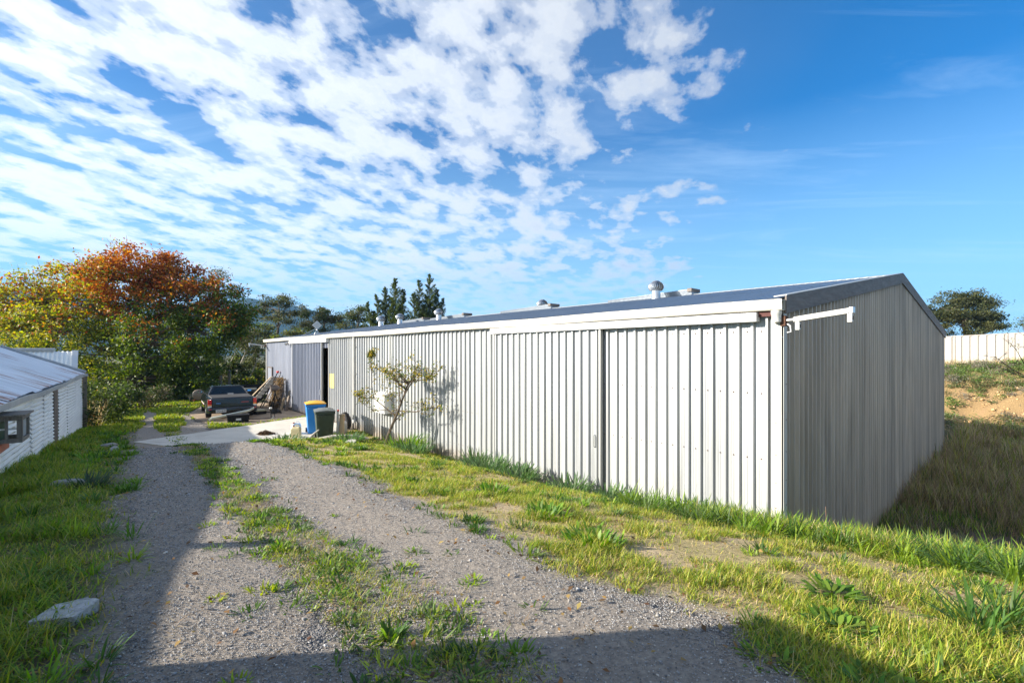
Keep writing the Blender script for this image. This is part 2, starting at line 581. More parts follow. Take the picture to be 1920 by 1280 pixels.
def gravel_material():
    m, nt, b = new_mat('gravel')
    tc = nd(nt, 'ShaderNodeTexCoord')
    at = nd(nt, 'ShaderNodeAttribute', attribute_name='Col')
    v = nd(nt, 'ShaderNodeTexVoronoi', i_Scale=58.0, i_Randomness=1.0)
    nt.links.new(tc.outputs['Object'], v.inputs['Vector'])
    v2 = nd(nt, 'ShaderNodeTexVoronoi', i_Scale=125.0)
    nt.links.new(tc.outputs['Object'], v2.inputs['Vector'])
    sp = nd(nt, 'ShaderNodeSeparateColor')
    nt.links.new(v.outputs['Color'], sp.inputs[0])
    sp2 = nd(nt, 'ShaderNodeSeparateColor')
    nt.links.new(v2.outputs['Color'], sp2.inputs[0])
    t = math_n(nt, 'ADD', math_n(nt, 'MULTIPLY', sp.outputs[0], .6), math_n(nt, 'MULTIPLY', sp2.outputs[1], .4))
    f = ramp(nt, t, [(.1, (.42, .43, .46)), (.45, (.92, .92, .94)), (.85, (1.55, 1.5, 1.44)), (1, (2.1, 2.0, 1.85))])
    c = mix_col(nt, 1.0, at.outputs['Color'], f, 'MULTIPLY')
    nt.links.new(c, b.inputs['Base Color'])
    b.inputs['Roughness'].default_value = .9
    b.inputs['Specular IOR Level'].default_value = .25
    h = math_n(nt, 'ADD', math_n(nt, 'MULTIPLY', v.outputs['Distance'], -1.0), math_n(nt, 'MULTIPLY', v2.outputs['Distance'], -.5))
    bp = nd(nt, 'ShaderNodeBump', i_Strength=1.0, i_Distance=.08)
    nt.links.new(h, bp.inputs['Height'])
    nt.links.new(bp.outputs[0], b.inputs['Normal'])
    return m


def stone_material():
    m, nt, b = new_mat('loose_stone')
    at = nd(nt, 'ShaderNodeAttribute', attribute_name='Col')
    nt.links.new(at.outputs['Color'], b.inputs['Base Color'])
    b.inputs['Roughness'].default_value = .85
    b.inputs['Specular IOR Level'].default_value = .3
    return m


M['ground'] = ground_material()
M['gravel'] = gravel_material()
M['stone'] = stone_material()

# ------------------------------------------------------------------ terrain
ROAD_L = ([-6, .1, .5, 1.3, 2.7, 6.1, 10.2, 19, 26, 30], [7.5, 7.2, 7.12, 7.05, 7.0, 6.85, 6.7, 6.2, 5.6, 5.4])
ROAD_R = ([-6, -1.8, -1.2, -.2, .5, 1.4, 2.7, 4.3, 6.8, 9.8, 11.8, 12.5, 18, 24, 26, 30], [4.9, 4.75, 4.5, 4.6, 4.5, 4.48, 4.4, 4.16, 3.99, 3.95, 4.2, 4.5, 4.1, 4.0, 4.6, 5.3])
STRIP = ([-6, -.7, .3, 2.7, 7.5, 11.9, 17, 24.6, 30], [6.2, 6.02, 5.96, 5.96, 5.75, 5.5, 5.35, 4.75, 4.7])
APRON = [(13.9, 6.5), (12.9, 5.9), (12.75, 4.9), (12.95, 3.9), (13.2, 2.7), (13.35, 2.2), (14.3, .6), (14.6, .12), (19.0, .12), (18.1, 1.95), (17.1, 3.7), (15.7, 5.4)]


def in_poly(s, d, poly):
    s = np.asarray(s, float)
    d = np.asarray(d, float)
    r = np.zeros(s.shape, bool)
    n = len(poly)
    for i in range(n):
        x0, y0 = poly[i]
        x1, y1 = poly[(i + 1) % n]
        c = ((y0 > d) != (y1 > d))
        r ^= c & (s < (x1 - x0) * (d - y0) / (y1 - y0 + 1e-12) + x0)
    return r


def road_mask(x, y):
    """Signed depth into the gravel (positive inside), metres."""
    s, d = to_sd(x, y)
    l = np.interp(s, *ROAD_L)
    r = np.interp(s, *ROAD_R)
    w = np.minimum(l - d, d - r)
    w = np.minimum(w, 29 - s)
    return w + (fbm(x, y, 1.7, 21) - .5) * .55 + (fbm(x, y, 6, 4, 2) - .5) * .22


def strip_mask(x, y):
    """0..1 how grassy the crown of the drive is."""
    s, d = to_sd(x, y)
    c = np.interp(s, *STRIP)
    w = np.interp(s, [-6, 0, 2, 8, 16, 19, 30], [.46, .42, .30, .20, .24, .5, .7])
    k = 1 - np.abs(d - c) / w
    return np.clip(k * 1.6 + (fbm(x, y, 2.3, 9) - .5) * 1.5, 0, 1) * (k > 0)


def lerp3(a, b, t):
    return a + (np.asarray(b) - a) * t[..., None]


def ground_colour(x, y):
    s, d = to_sd(x, y)
    n1 = fbm(x, y, .7, 31)
    n2 = fbm(x, y, 2.4, 33)
    c = np.zeros(x.shape + (3,)) + np.array((.105, .105, .045))
    c = lerp3(c, (.13, .12, .06), np.clip((n1 - .4) * 3, 0, 1))
    verge = sst(-.4, .2, d) * sst(5.2, 4.2, d) * sst(17, 13, s) * sst(-9, -6, s)
    c = lerp3(c, (.42, .34, .17), verge)
    c = lerp3(c, (.50, .39, .25), verge * np.clip((n2 - .45) * 4, 0, 1))
    left = sst(6.6, 7.1, d) * sst(25, 20, s) * sst(12, 9, d)
    c = lerp3(c, (.11, .115, .045), left)
    c = lerp3(c, (.13, .105, .075), left * np.clip((n2 - .5) * 5, 0, 1))
    low = sst(-.2, -1.5, d) * sst(1, 0, s)
    c = lerp3(c, (.12, .105, .055), low)
    bald = np.exp(-((x - 9.0) / 1.6) ** 2 - ((y - 9.1) / .8) ** 2)
    c = lerp3(c, (.24, .17, .12), np.clip(bald * 2, 0, 1))
    rd = road_mask(x, y)
    c = lerp3(c, (.37, .32, .27), sst(-.35, .1, rd))
    e = (x - 28.7) * -.70711 + (y - 31) * -.70711
    bank = sst(11.5, 9.5, e) * sst(-6, -14, d) * sst(70, 45, s)
    c = lerp3(c, (.30, .22, .10), bank)
    face = sst(4.2, 5.2, e + (n2 - .5) * 3) * sst(10.0, 8.8, e + (n2 - .5) * 1.2) * bank
    c = lerp3(c, (.36, .24, .115), face)
    c = lerp3(c, (.36, .23, .12), face * np.clip((fbm(x, y, 3.5, 50) - .5) * 4, 0, 1))
    fl = sst(-.2, .5, s - 27) * sst(6.6, 6, d) * sst(2.5, 3.5, d) * sst(31.5, 29.5, s)
    c = lerp3(c, (.17, .085, .04), fl)
    return c


def axis(n, a, b, k, off):
    u = np.linspace(-1, 1, n)
    return off + a * u + b * np.sign(u) * np.abs(u) ** k


def build_ground():
    xs = axis(460, 34, 2960, 9, 1.0)
    ys = axis(460, 34, 2960, 9, 12.0)
    X, Y = np.meshgrid(xs, ys)
    Z = ground_z(X, Y)
    V = np.stack([X, Y, Z], -1).reshape(-1, 3)
    ny, nx = X.shape
    i = np.arange(nx * ny).reshape(ny, nx)
    F = np.stack([i[:-1, :-1], i[:-1, 1:], i[1:, 1:], i[1:, :-1]], -1).reshape(-1, 4)
    C = ground_colour(X, Y).reshape(-1, 3)
    o = mesh_np('ground', V, F, M['ground'], C, smooth=True)
    tag(o, kind='structure')


def build_road():
    ss = np.arange(-5, 30, .07)
    dd = np.arange(3.4, 8.0, .07)
    S, D = np.meshgrid(ss, dd)
    X, Y = to_xy(S, D)
    Z = ground_z(X, Y) + .006
    st = strip_mask(X, Y)
    s, d = S, D
    lane = np.exp(-((d - np.interp(s, *ROAD_R) - .75) / .45) ** 2) + np.exp(-((np.interp(s, *ROAD_L) - d - .4) / .3) ** 2)
    Z = Z + (fbm(X, Y, 5, 61, 3) - .5) * .02 - .035 * np.clip(lane, 0, 1)
    rd = road_mask(X, Y)
    c = np.zeros(X.shape + (3,)) + np.array((.265, .255, .25))
    c = lerp3(c, (.48, .43, .375), np.clip(lane, 0, 1) * .85)
    c = lerp3(c, (.38, .31, .22), np.clip(st * 1.2, 0, 1))
    c = lerp3(c, (.37, .32, .27), sst(.35, 0, rd))
    c = c * (.82 + .36 * fbm(X, Y, .9, 44))[..., None]
    ny, nx = X.shape
    i = np.arange(nx * ny).reshape(ny, nx)
    ok = rd > 0
    cell = ok[:-1, :-1] & ok[:-1, 1:] & ok[1:, 1:] & ok[1:, :-1]
    ap = in_poly(S, D, APRON)
    cell &= ~(ap[:-1, :-1] & ap[:-1, 1:] & ap[1:, 1:] & ap[1:, :-1])
    F = np.stack([i[:-1, :-1], i[:-1, 1:], i[1:, 1:], i[1:, :-1]], -1)[cell]
    F = F[:, ::-1]
    V = np.stack([X, Y, Z], -1).reshape(-1, 3)
    C = c.reshape(-1, 3)
    used = np.unique(F)
    mp = np.zeros(len(V), int)
    mp[used] = np.arange(len(used))
    o = mesh_np('gravel_driveway', V[used], mp[F], M['gravel'], C[used], smooth=True)
    tag(o, kind='structure')


def flat_patch(name, poly, mat, dz, step=.25):
    """A slab following the ground: polygon in (s, d), with a skirt."""
    bm = bmesh.new()
    ring = []
    n = len(poly)
    for i in range(n):
        a = np.array(poly[i])
        b = np.array(poly[(i + 1) % n])
        k = max(1, int(np.hypot(*(b - a)) / .4))
        for j in range(k):
            p = a + (b - a) * j / k
            w = (random.random() - .5) * .05
            ring.append((p[0] + w, p[1] + w))
    vs = [bm.verts.new((*to_xy(s, d), 0)) for s, d in ring]
    f = bm.faces.new(vs)
    # cut into cells so it can follow the ground
    smin, smax = min(p[0] for p in poly), max(p[0] for p in poly)
    dmin, dmax = min(p[1] for p in poly), max(p[1] for p in poly)
    a3 = Vector((AX[0], AX[1], 0))
    n3 = Vector((NX[0], NX[1], 0))
    for v in np.arange(smin + .6, smax, .6):
        bmesh.ops.bisect_plane(bm, geom=bm.verts[:] + bm.edges[:] + bm.faces[:], plane_co=(*to_xy(v, 0), 0), plane_no=a3)
    for v in np.arange(dmin + .6, dmax, .6):
        bmesh.ops.bisect_plane(bm, geom=bm.verts[:] + bm.edges[:] + bm.faces[:], plane_co=(*to_xy(0, v), 0), plane_no=n3)
    for v in bm.verts:
        v.co.z = gz1(v.co.x, v.co.y) + dz
    be = [e for e in bm.edges if e.is_boundary]
    r = bmesh.ops.extrude_edge_only(bm, edges=be)
    for g in r['geom']:
        if isinstance(g, bmesh.types.BMVert):
            g.co.z -= .15
    bmesh.ops.recalc_face_normals(bm, faces=bm.faces)
    me = bpy.data.meshes.new(name)
    bm.to_mesh(me)
    bm.free()
    me.materials.append(mat)
    o = bpy.data.objects.new(name, me)
    COL.objects.link(o)
    return tag(o, kind='structure')


build_ground()
build_road()
flat_patch('concrete_apron', APRON, M['conc'], .035)
flat_patch('stained_slab', [(19.05, .15), (18.2, 1.95), (17.9, 2.8), (19.4, 4.0), (23.5, 4.1), (26.5, 3.2), (26.6, .15)], M['conc_old'], .022)


# ------------------------------------------------------------------ blades and leaves as ribbons
def ribbons(P, az, L, W, tilt, curl, prof, C, tipmul=1.15):
    """One ribbon per row of P: az heading, tilt from upright at the root, curl added along it. prof: width per ring."""
    n = len(P)
    k = len(prof)
    prof = np.asarray(prof, float)
    dirx = np.cos(az)
    diry = np.sin(az)
    V = np.zeros((n, k, 2, 3), np.float32)
    p = P.astype(float).copy()
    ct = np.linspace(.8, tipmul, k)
    for i in range(k):
        if i > 0:
            th = tilt + curl * ((i - .5) / (k - 1))
            st = L / (k - 1)
            p[:, 0] += np.sin(th) * dirx * st
            p[:, 1] += np.sin(th) * diry * st
            p[:, 2] += np.cos(th) * st
        hw = (W * prof[i] * .5)
        off = np.stack([-diry * hw, dirx * hw, np.zeros(n)], -1)
        V[:, i, 0] = p - off
        V[:, i, 1] = p + off
    base = (np.arange(n) * k * 2)[:, None]
    Fs = []
    for i in range(k - 1):
        q = np.array([2 * i, 2 * i + 1, 2 * i + 3, 2 * i + 2])
        Fs.append(base + q[None, :])
    F = np.concatenate(Fs)
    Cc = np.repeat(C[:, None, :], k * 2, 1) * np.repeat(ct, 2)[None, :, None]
    return V.reshape(-1, 3), F, Cc.reshape(-1, 3)


class Cloud:
    def __init__(self):
        self.V, self.F, self.C, self.n = [], [], [], 0

    def add(self, V, F, C):
        self.V.append(V)
        self.F.append(F + self.n)
        self.C.append(C)
        self.n += len(V)

    def build(self, name, mat, parent=None):
        return mesh_np(name, np.concatenate(self.V), np.concatenate(self.F), mat, np.concatenate(self.C), parent)


def sample_sd(n, s0, s1, d0, d1):
    s = rng.uniform(s0, s1, n)
    d = rng.uniform(d0, d1, n)
    x, y = to_xy(s, d)
    return s, d, x, y


def in_view(x, y, pad=.08):
    return (y > 1.2) & (np.abs(x) < y * (960 / 876 + pad) + .3)


def colmix(n, cols, wts):
    idx = rng.choice(len(cols), n, p=np.array(wts) / sum(wts))
    c = np.array(cols)[idx]
    return c * rng.uniform(.7, 1.3, (n, 1)) * rng.uniform(.92, 1.08, (n, 3))


GREEN = (.155, .265, .024)
LIME = (.33, .385, .038)
YELLOW = (.48, .42, .085)
STRAW = (.66, .51, .27)
BROWN = (.30, .20, .11)
DEEP = (.055, .125, .02)
GLAUC = (.075, .125, .055)


def scatter_grass():
    g = Cloud()
    st = Cloud()

    def lay(cloud, s, d, x, y, L, W, cols, wts, tilt=(.1, .7), curl=(.2, 1.2), az=None, prof=(1, .75, .05)):
        n = len(x)
        if n == 0:
            return
        dist = np.hypot(x, y)
        W = W * np.maximum(1, dist / 5.5)
        z = ground_z(x, y) - .006
        P = np.stack([x, y, z], -1)
        a = rng.uniform(0, 2 * np.pi, n) if az is None else az
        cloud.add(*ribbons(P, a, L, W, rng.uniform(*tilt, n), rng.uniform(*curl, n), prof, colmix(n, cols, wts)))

    def keep(x, y, s, d, ref=4.0, p=1.3):
        r = np.hypot(x, y)
        return (rng.uniform(0, 1, len(x)) < np.minimum(1, (ref / r) ** p)) & in_view(x, y)

    # right verge, dense short sward with dry patches
    s, d, x, y = sample_sd(1150000, -5.5, 14.2, .03, 5.0)
    k = keep(x, y, s, d, 3.6, 1.25)
    s, d, x, y = s[k], d[k], x[k], y[k]
    rd = road_mask(x, y)
    pat = fbm(x, y, 1.1, 71)
    fine = fbm(x, y, 3.6, 73, 3)
    pr = sst(.14, -.28, rd) * (.08 + 1.0 * sst(.38, .59, pat * .5 + fine * .5))
    wall = sst(1.2, .2, d)
    pr = np.clip(pr + wall * .2, 0, 1) * (1 - in_poly(s, d, APRON))
    k = rng.uniform(0, 1, len(x)) < pr
    s, d, x, y, rd, fine, pat = s[k], d[k], x[k], y[k], rd[k], fine[k], pat[k]
    lush = sst(.44, .62, fine * .6 + pat * .4) * .9 + sst(1.2, .3, d) * .3
    n = len(x)
    lush = np.clip(lush, 0, 1)
    u = rng.uniform(0, 1, n)
    a = u < .35 + .5 * lush
    L = (.03 + .045 * lush + .03 * rng.uniform(0, 1, n)) * rng.uniform(.6, 1.35, n)
    lay(g, s[a], d[a], x[a], y[a], L[a], rng.uniform(.004, .008, a.sum()), [GREEN, LIME, YELLOW, DEEP], [.24, .44, .26, .06], (.15, .9), (.2, 1.3))
    b = ~a
    lay(st, s[b], d[b], x[b], y[b], L[b] * 1.0, rng.uniform(.0025, .0045, b.sum()), [STRAW, YELLOW, BROWN], [.55, .33, .12], (.5, 1.5), (.0, .5))
    # crest of the verge in front of the gable end: long green grass
    s, d, x, y = sample_sd(95000, -6, .6, -1.3, 1.6)
    k = keep(x, y, s, d, 5.0, 1.0) & (rng.uniform(0, 1, len(x)) < .25 + .75 * sst(.4, .6, fbm(x, y, 1.6, 81)))
    s, d, x, y = s[k], d[k], x[k], y[k]
    k = ~((s > -.06) & (d < .06))
    s, d, x, y = s[k], d[k], x[k], y[k]
    n = len(x)
    lay(g, s, d, x, y, rng.uniform(.08, .36, n), rng.uniform(.005, .010, n), [GREEN, LIME, YELLOW, GLAUC, STRAW], [.34, .36, .14, .06, .10], (.05, .6), (.3, 1.7), prof=(1, .95, .6, .04))
    # left bank: longer, greener, shaded
    s, d, x, y = sample_sd(760000, -3.5, 25, 6.25, 8.75)
    k = keep(x, y, s, d, 3.4, 1.25)
    s, d, x, y = s[k], d[k], x[k], y[k]
    rd = road_mask(x, y)
    pat = fbm(x, y, 1.3, 91)
    up = sst(6.9, 7.9, d)
    pr = sst(.12, -.3, rd) * np.clip(.25 + .75 * up + 1.4 * (pat - .5), .05, 1) * (.45 + .55 * sst(-1, 5, s)) * (1 - in_poly(s, d, APRON))
    k = rng.uniform(0, 1, len(x)) < pr
    s, d, x, y, up, pat = s[k], d[k], x[k], y[k], up[k], pat[k]
    n = len(x)
    L = (.055 + .15 * up * sst(.3, .6, pat)) * rng.uniform(.6, 1.4, n)
    u = rng.uniform(0, 1, n)
    a = u < .86
    lay(g, s[a], d[a], x[a], y[a], L[a], rng.uniform(.004, .008, a.sum()), [GREEN, DEEP, LIME, YELLOW], [.45, .08, .38, .09], (.1, .8), (.3, 1.5), prof=(1, .9, .55, .04))
    b = ~a
    lay(st, s[b], d[b], x[b], y[b], L[b], rng.uniform(.003, .005, b.sum()), [STRAW, BROWN, YELLOW], [.5, .3, .2], (.5, 1.5), (0, .5))
    # crown of the drive
    s, d, x, y = sample_sd(420000, -3, 29, 4.3, 6.7)
    k = keep(x, y, s, d, 4.4, 1.0)
    s, d, x, y = s[k], d[k], x[k], y[k]
    st_m = strip_mask(x, y)
    dens = np.interp(s, [-3, 1, 3, 17, 19, 29], [.55, .85, 1, 1, 1, 1])
    clump = sst(.44, .60, fbm(x, y, 4.5, 95, 3))
    k = (rng.uniform(0, 1, len(x)) < st_m * dens * (.25 + .9 * clump)) & ~in_poly(s, d, APRON)
    s, d, x, y = s[k], d[k], x[k], y[k]
    n = len(x)
    u = rng.uniform(0, 1, n)
    a = u < .72
    lay(g, s[a], d[a], x[a], y[a], rng.uniform(.03, .08, a.sum()), rng.uniform(.0035, .006, a.sum()), [LIME, GREEN, YELLOW], [.45, .3, .25], (.3, 1.1), (.2, 1.0))
    b = ~a
    lay(st, s[b], d[b], x[b], y[b], rng.uniform(.03, .07, b.sum()), rng.uniform(.002, .004, b.sum()), [STRAW, BROWN], [.7, .3], (.7, 1.5), (0, .4))
    # litter of dry stalks lying on the margins
    s, d, x, y = sample_sd(30000, -4, 8, 3.2, 7.6)
    rd = road_mask(x, y)
    k = keep(x, y, s, d, 3.2, 1.2) & (np.abs(rd) < .35) & (rng.uniform(0, 1, len(x)) < .7)
    s, d, x, y = s[k], d[k], x[k], y[k]
    n = len(x)
    lay(st, s, d, x, y, rng.uniform(.03, .12, n), rng.uniform(.0015, .003, n), [STRAW, BROWN], [.6, .4], (1.3, 1.55), (0, .1))
    # grass round the car, the slab edge and the far end of the drive
    s, d, x, y = sample_sd(90000, 17.3, 33, 2.2, 8.4)
    rd = road_mask(x, y)
    slab = in_poly(s, d, APRON) | in_poly(s, d, [(17.5, 0), (18.2, 1.95), (17.8, 2.9), (19.3, 4.1), (23.5, 4.2), (26.6, 3.3), (26.6, 0)])
    strip2 = strip_mask(x, y)
    k = in_view(x, y) & ~slab & ((rd < .05) | (strip2 > .3)) & (rng.uniform(0, 1, len(x)) < .30 + .7 * sst(.4, .6, fbm(x, y, 1.3, 97)))
    k &= ~((s > 26.8) & (s < 30.5) & (d > 3) & (d < 6) & (rng.uniform(0, 1, len(x)) < .8))
    s, d, x, y = s[k], d[k], x[k], y[k]
    n = len(x)
    lay(g, s, d, x, y, rng.uniform(.06, .2, n), rng.uniform(.006, .010, n), [LIME, GREEN, YELLOW, DEEP], [.4, .35, .17, .08], (.1, .8), (.2, 1.2))
    # a line of weeds in the slab joint
    s, d, x, y = sample_sd(2600, 18.2, 19.3, .25, 2.1)
    k = np.abs((s - 18.95) + (d - .3) * .42) < .10
    s, d, x, y = s[k], d[k], x[k], y[k]
    n = len(x)
    lay(g, s, d, x, y, rng.uniform(.05, .16, n), rng.uniform(.006, .01, n), [LIME, YELLOW, GREEN], [.4, .3, .3], (.3, 1.0), (.2, 1.0))
    def tufts(cloud, s, d, n, L, W, r, cols):
        """Rosettes: n leaves fanned from one crown at each (s, d)."""
        m = len(s)
        if m == 0:
            return
        x, y = to_xy(s, d)
        cnt = np.maximum(4, (n * rng.uniform(.5, 1.5, m)).astype(int))
        i = np.repeat(np.arange(m), cnt)
        k = len(i)
        a = rng.uniform(0, 6.283, k)
        sz = rng.uniform(.6, 1.35, m)
        q = np.sqrt(rng.uniform(0, 1, k)) * r * sz[i]
        px, py = x[i] + q * np.cos(a), y[i] + q * np.sin(a)
        P = np.stack([px, py, ground_z(px, py) - .006], -1)
        tint = np.array(cols)[rng.integers(0, len(cols), m)] * rng.uniform(.75, 1.25, (m, 1))
        C = tint[i] * rng.uniform(.75, 1.25, (k, 1))
        far = np.maximum(1, np.hypot(px, py) / 6)
        cloud.add(*ribbons(P, a + rng.normal(0, .5, k), L * sz[i] * rng.uniform(.55, 1.25, k), W * rng.uniform(.7, 1.3, k) * far, rng.uniform(.15, 1.25, k), rng.uniform(.1, 1.0, k), (.4, .9, 1, .7, .05), C))

    def pts(n, s0, s1, d0, d1, lim, dens=None):
        s, d, x, y = sample_sd(n, s0, s1, d0, d1)
        rd = road_mask(x, y)
        k = in_view(x, y) & lim(rd, s, d) & ~in_poly(s, d, APRON)
        if dens is not None:
            k &= rng.uniform(0, 1, n) < dens(x, y, s, d)
        return s[k], d[k]

    WEED = [(.05, .11, .02), (.07, .14, .022), (.12, .22, .025), (.18, .30, .03), (.26, .36, .035), (.09, .16, .03), (.16, .23, .07)]
    patchy = lambda x, y, s, d: sst(.45, .62, fbm(x, y, 1.4, 131))
    tufts(g, *pts(1300, -5, 13, .2, 4.7, lambda rd, s, d: rd < .05, patchy), 26, .085, .010, .05, WEED)
    tufts(g, *pts(620, -5, 13, .2, 4.7, lambda rd, s, d: rd < .12, patchy), 40, .10, .014, .085, WEED)
    tufts(g, *pts(200, -4, 11, 3.6, 4.9, lambda rd, s, d: np.abs(rd) < .22), 24, .07, .010, .05, WEED)
    tufts(g, *pts(700, -5.5, 1.5, -.3, 2.0, lambda rd, s, d: ~((s > -.1) & (d < .15))), 26, .27, .011, .06, WEED)
    tufts(g, *pts(700, -3, 20, 6.6, 8.0, lambda rd, s, d: rd < .05, patchy), 26, .15, .010, .06, [(.10, .22, .025), (.16, .30, .03), (.22, .32, .03), (.07, .15, .025)])
    cs = rng.uniform(-2.5, 16, 1100)
    cd = np.interp(cs, *STRIP) + rng.normal(0, 1, 1100) * np.interp(cs, [-3, 1, 3, 8, 16], [.34, .28, .17, .11, .12])
    kk = sst(.30, .55, fbm(*to_xy(cs, cd), 1.9, 141)) > rng.uniform(0, 1, 1100)
    tufts(g, cs[kk], cd[kk], 24, .06, .010, .06, WEED + [LIME])
    tufts(st, cs[~kk], cd[~kk], 18, .05, .003, .07, [(.45, .36, .2), BROWN])
    o = g.build('grass', M['grass'])
    tag(o, 'short green and yellowing grass along the driveway verges', 'grass', kind='stuff')
    o = st.build('dry_grass', M['straw'])
    tag(o, 'straw coloured dry grass lying among the green verge', 'dry grass', kind='stuff')


def scatter_tall():
    t = Cloud()
    # shaded hollow by the gable end
    s, d, x, y = sample_sd(120000, -7, -.03, -24, -.8)
    dist = np.hypot(x, y)
    k = in_view(x, y, .15) & (rng.uniform(0, 1, len(x)) < np.minimum(1, (9 / dist) ** .8))
    bald = np.exp(-((x - 9.0) / 1.5) ** 2 - ((y - 9.1) / .75) ** 2)
    k &= rng.uniform(0, 1, len(x)) > bald * 1.5
    s, d, x, y = s[k], d[k], x[k], y[k]
    n = len(x)
    near_wall = sst(-2.6, -.2, s)
    far = sst(-4, -10, d)
    pat = fbm(x, y, .8, 101)
    L = (.14 + .44 * far * sst(.33, .58, pat) + .15 * near_wall * far) * rng.uniform(.5, 1.5, n)
    P = np.stack([x, y, ground_z(x, y) - .01], -1)
    tall = L > .3
    c = np.where((rng.uniform(0, 1, n) < .35 + .5 * tall)[:, None], colmix(n, [(.50, .37, .21), (.30, .20, .11), YELLOW], [.5, .35, .15]), colmix(n, [GREEN, DEEP, LIME], [.5, .25, .25]))
    t.add(*ribbons(P, rng.uniform(0, 6.28, n), L, rng.uniform(.005, .010, n) * np.maximum(1, np.hypot(x, y) / 10), rng.uniform(.02, .5, n), rng.uniform(.1, 1.0, n), (1, .8, .5, .05), c))
    # dry grass and low scrub on the cut bank, and on top under the fence
    n0 = 90000
    x = rng.uniform(14, 36, n0)
    y = rng.uniform(16, 36, n0)
    e = (x - 28.7) * -.70711 + (y - 31) * -.70711
    pat = fbm(x, y, .55, 111)
    k = in_view(x, y, .1) & (e > -1) & (e < 11.2)
    dens = np.interp(e, [-1, 0, 1.5, 2.2, 4.2, 5.2, 7.6, 8.6, 9.6, 11], [1, 1, .9, .55, .5, .06, .04, .5, .25, .05])
    k &= rng.uniform(0, 1, n0) < dens * (.25 + 1.2 * sst(.42, .6, pat))
    x, y, e, pat = x[k], y[k], e[k], pat[k]
    n = len(x)
    L = np.interp(e, [-1, 0, 1.8, 3, 11], [.55, .5, .35, .18, .16]) * rng.uniform(.5, 1.4, n)
    green = (fbm(x, y, .9, 113) > .5) & (e > 1.4)
    c = np.where(green[:, None], colmix(n, [(.10, .17, .04), (.17, .22, .06), (.07, .12, .05)], [.4, .3, .3]), colmix(n, [STRAW, (.42, .34, .17), (.28, .22, .16)], [.4, .4, .2]))
    P = np.stack([x, y, ground_z(x, y) - .02], -1)
    t.add(*ribbons(P, rng.uniform(0, 6.28, n), L, rng.uniform(.016, .03, n), rng.uniform(.05, .7, n), rng.uniform(.1, .9, n), (1, .8, .5, .05), c))
    o = t.build('tall_grass', M['straw'])
    tag(o, 'long seeding grass in the shaded hollow and on the cut bank', 'tall grass', kind='stuff')


def scatter_stones():
    """Loose stones on the drive: the near ones are real pebbles."""
    bm = bmesh.new()
    bmesh.ops.create_icosphere(bm, subdivisions=1, radius=1)
    iv = np.array([v.co[:] for v in bm.verts])
    itri = np.array([[v.index for v in f.verts] for f in bm.faces])
    bm.free()
    n0 = 480000
    s, d, x, y = sample_sd(n0, -3.2, 11, 3.7, 7.4)
    r = np.hypot(x, y)
    rd = road_mask(x, y)
    lane = np.exp(-((d - np.interp(s, *ROAD_R) - .75) / .42) ** 2)
    pr = np.minimum(1, (3.0 / r) ** 1.6) * sst(-.2, .12, rd) * (1 - .7 * lane)
    k = (rng.uniform(0, 1, n0) < pr * .62) & in_view(x, y) & ~in_poly(s, d, APRON)
    x, y, r = x[k], y[k], r[k]
    n = len(x)
    size = (.0026 + .0062 * rng.beta(1.1, 7, n)) * np.maximum(1, r / 4.2)
    big = rng.uniform(0, 1, n) < .007
    size = np.where(big, size * rng.uniform(1.6, 3.0, n), size)
    z = ground_z(x, y) + .004
    sc = rng.uniform(.65, 1.3, (n, 1, 3))
    sc[:, :, 2] *= .7
    V = iv[None] * (1 + rng.uniform(-.28, .28, (n, len(iv), 1))) * sc
    a = rng.uniform(0, 6.28, n)
    ca, sa = np.cos(a)[:, None], np.sin(a)[:, None]
    vx = V[..., 0] * ca - V[..., 1] * sa
    vy = V[..., 0] * sa + V[..., 1] * ca
    V = np.stack([vx, vy, V[..., 2]], -1) * size[:, None, None] + np.stack([x, y, z], -1)[:, None, :]
    F = itri[None] + (np.arange(n) * len(iv))[:, None, None]
    g = rng.uniform(.13, .46, (n, 1)) * np.array((1, .985, .97))
    g = np.where((rng.uniform(0, 1, n) < .10)[:, None], g * np.array((1.55, 1.45, 1.3)), g)
    C = np.repeat(g[:, None, :], len(iv), 1)
    o = mesh_np('loose_gravel', V.reshape(-1, 3), F.reshape(-1, 3), M['stone'], C.reshape(-1, 3))
    tag(o, 'loose grey crushed stones over the driveway surface', 'gravel', kind='stuff')


scatter_grass()
scatter_tall()
scatter_stones()

# ------------------------------------------------------------------ the big metal shed
SL, SW = 26.8, 16.77            # length and width
RD = -SW / 2
EV, RG = 3.545, 4.80            # eave and ridge heights
SLOPE = (RG - EV) / -RD


def roof_z(d):
    return EV + SLOPE * (-d if d > RD else d + SW)


def ribs(L, pitch=.2, h=.042, top=.034, side=.013, start=.05, mini=True):
    """Trapezoidal cladding profile: list of (along, out)."""
    pts = [(0.0, 0.0)]
    t = start
    while t + top + 2 * side < L - .01:
        pts += [(t, 0.0), (t + side, h), (t + side + top, h), (t + 2 * side + top, 0.0)]
        if mini:
            pan = pitch - top - 2 * side
            for f in (.36, .64):
                c = t + 2 * side + top + pan * f
                if c < L - .03:
                    pts += [(c - .007, 0.0), (c, .0035), (c + .007, 0.0)]
        t += pitch
    pts.append((L, 0.0))
    return pts


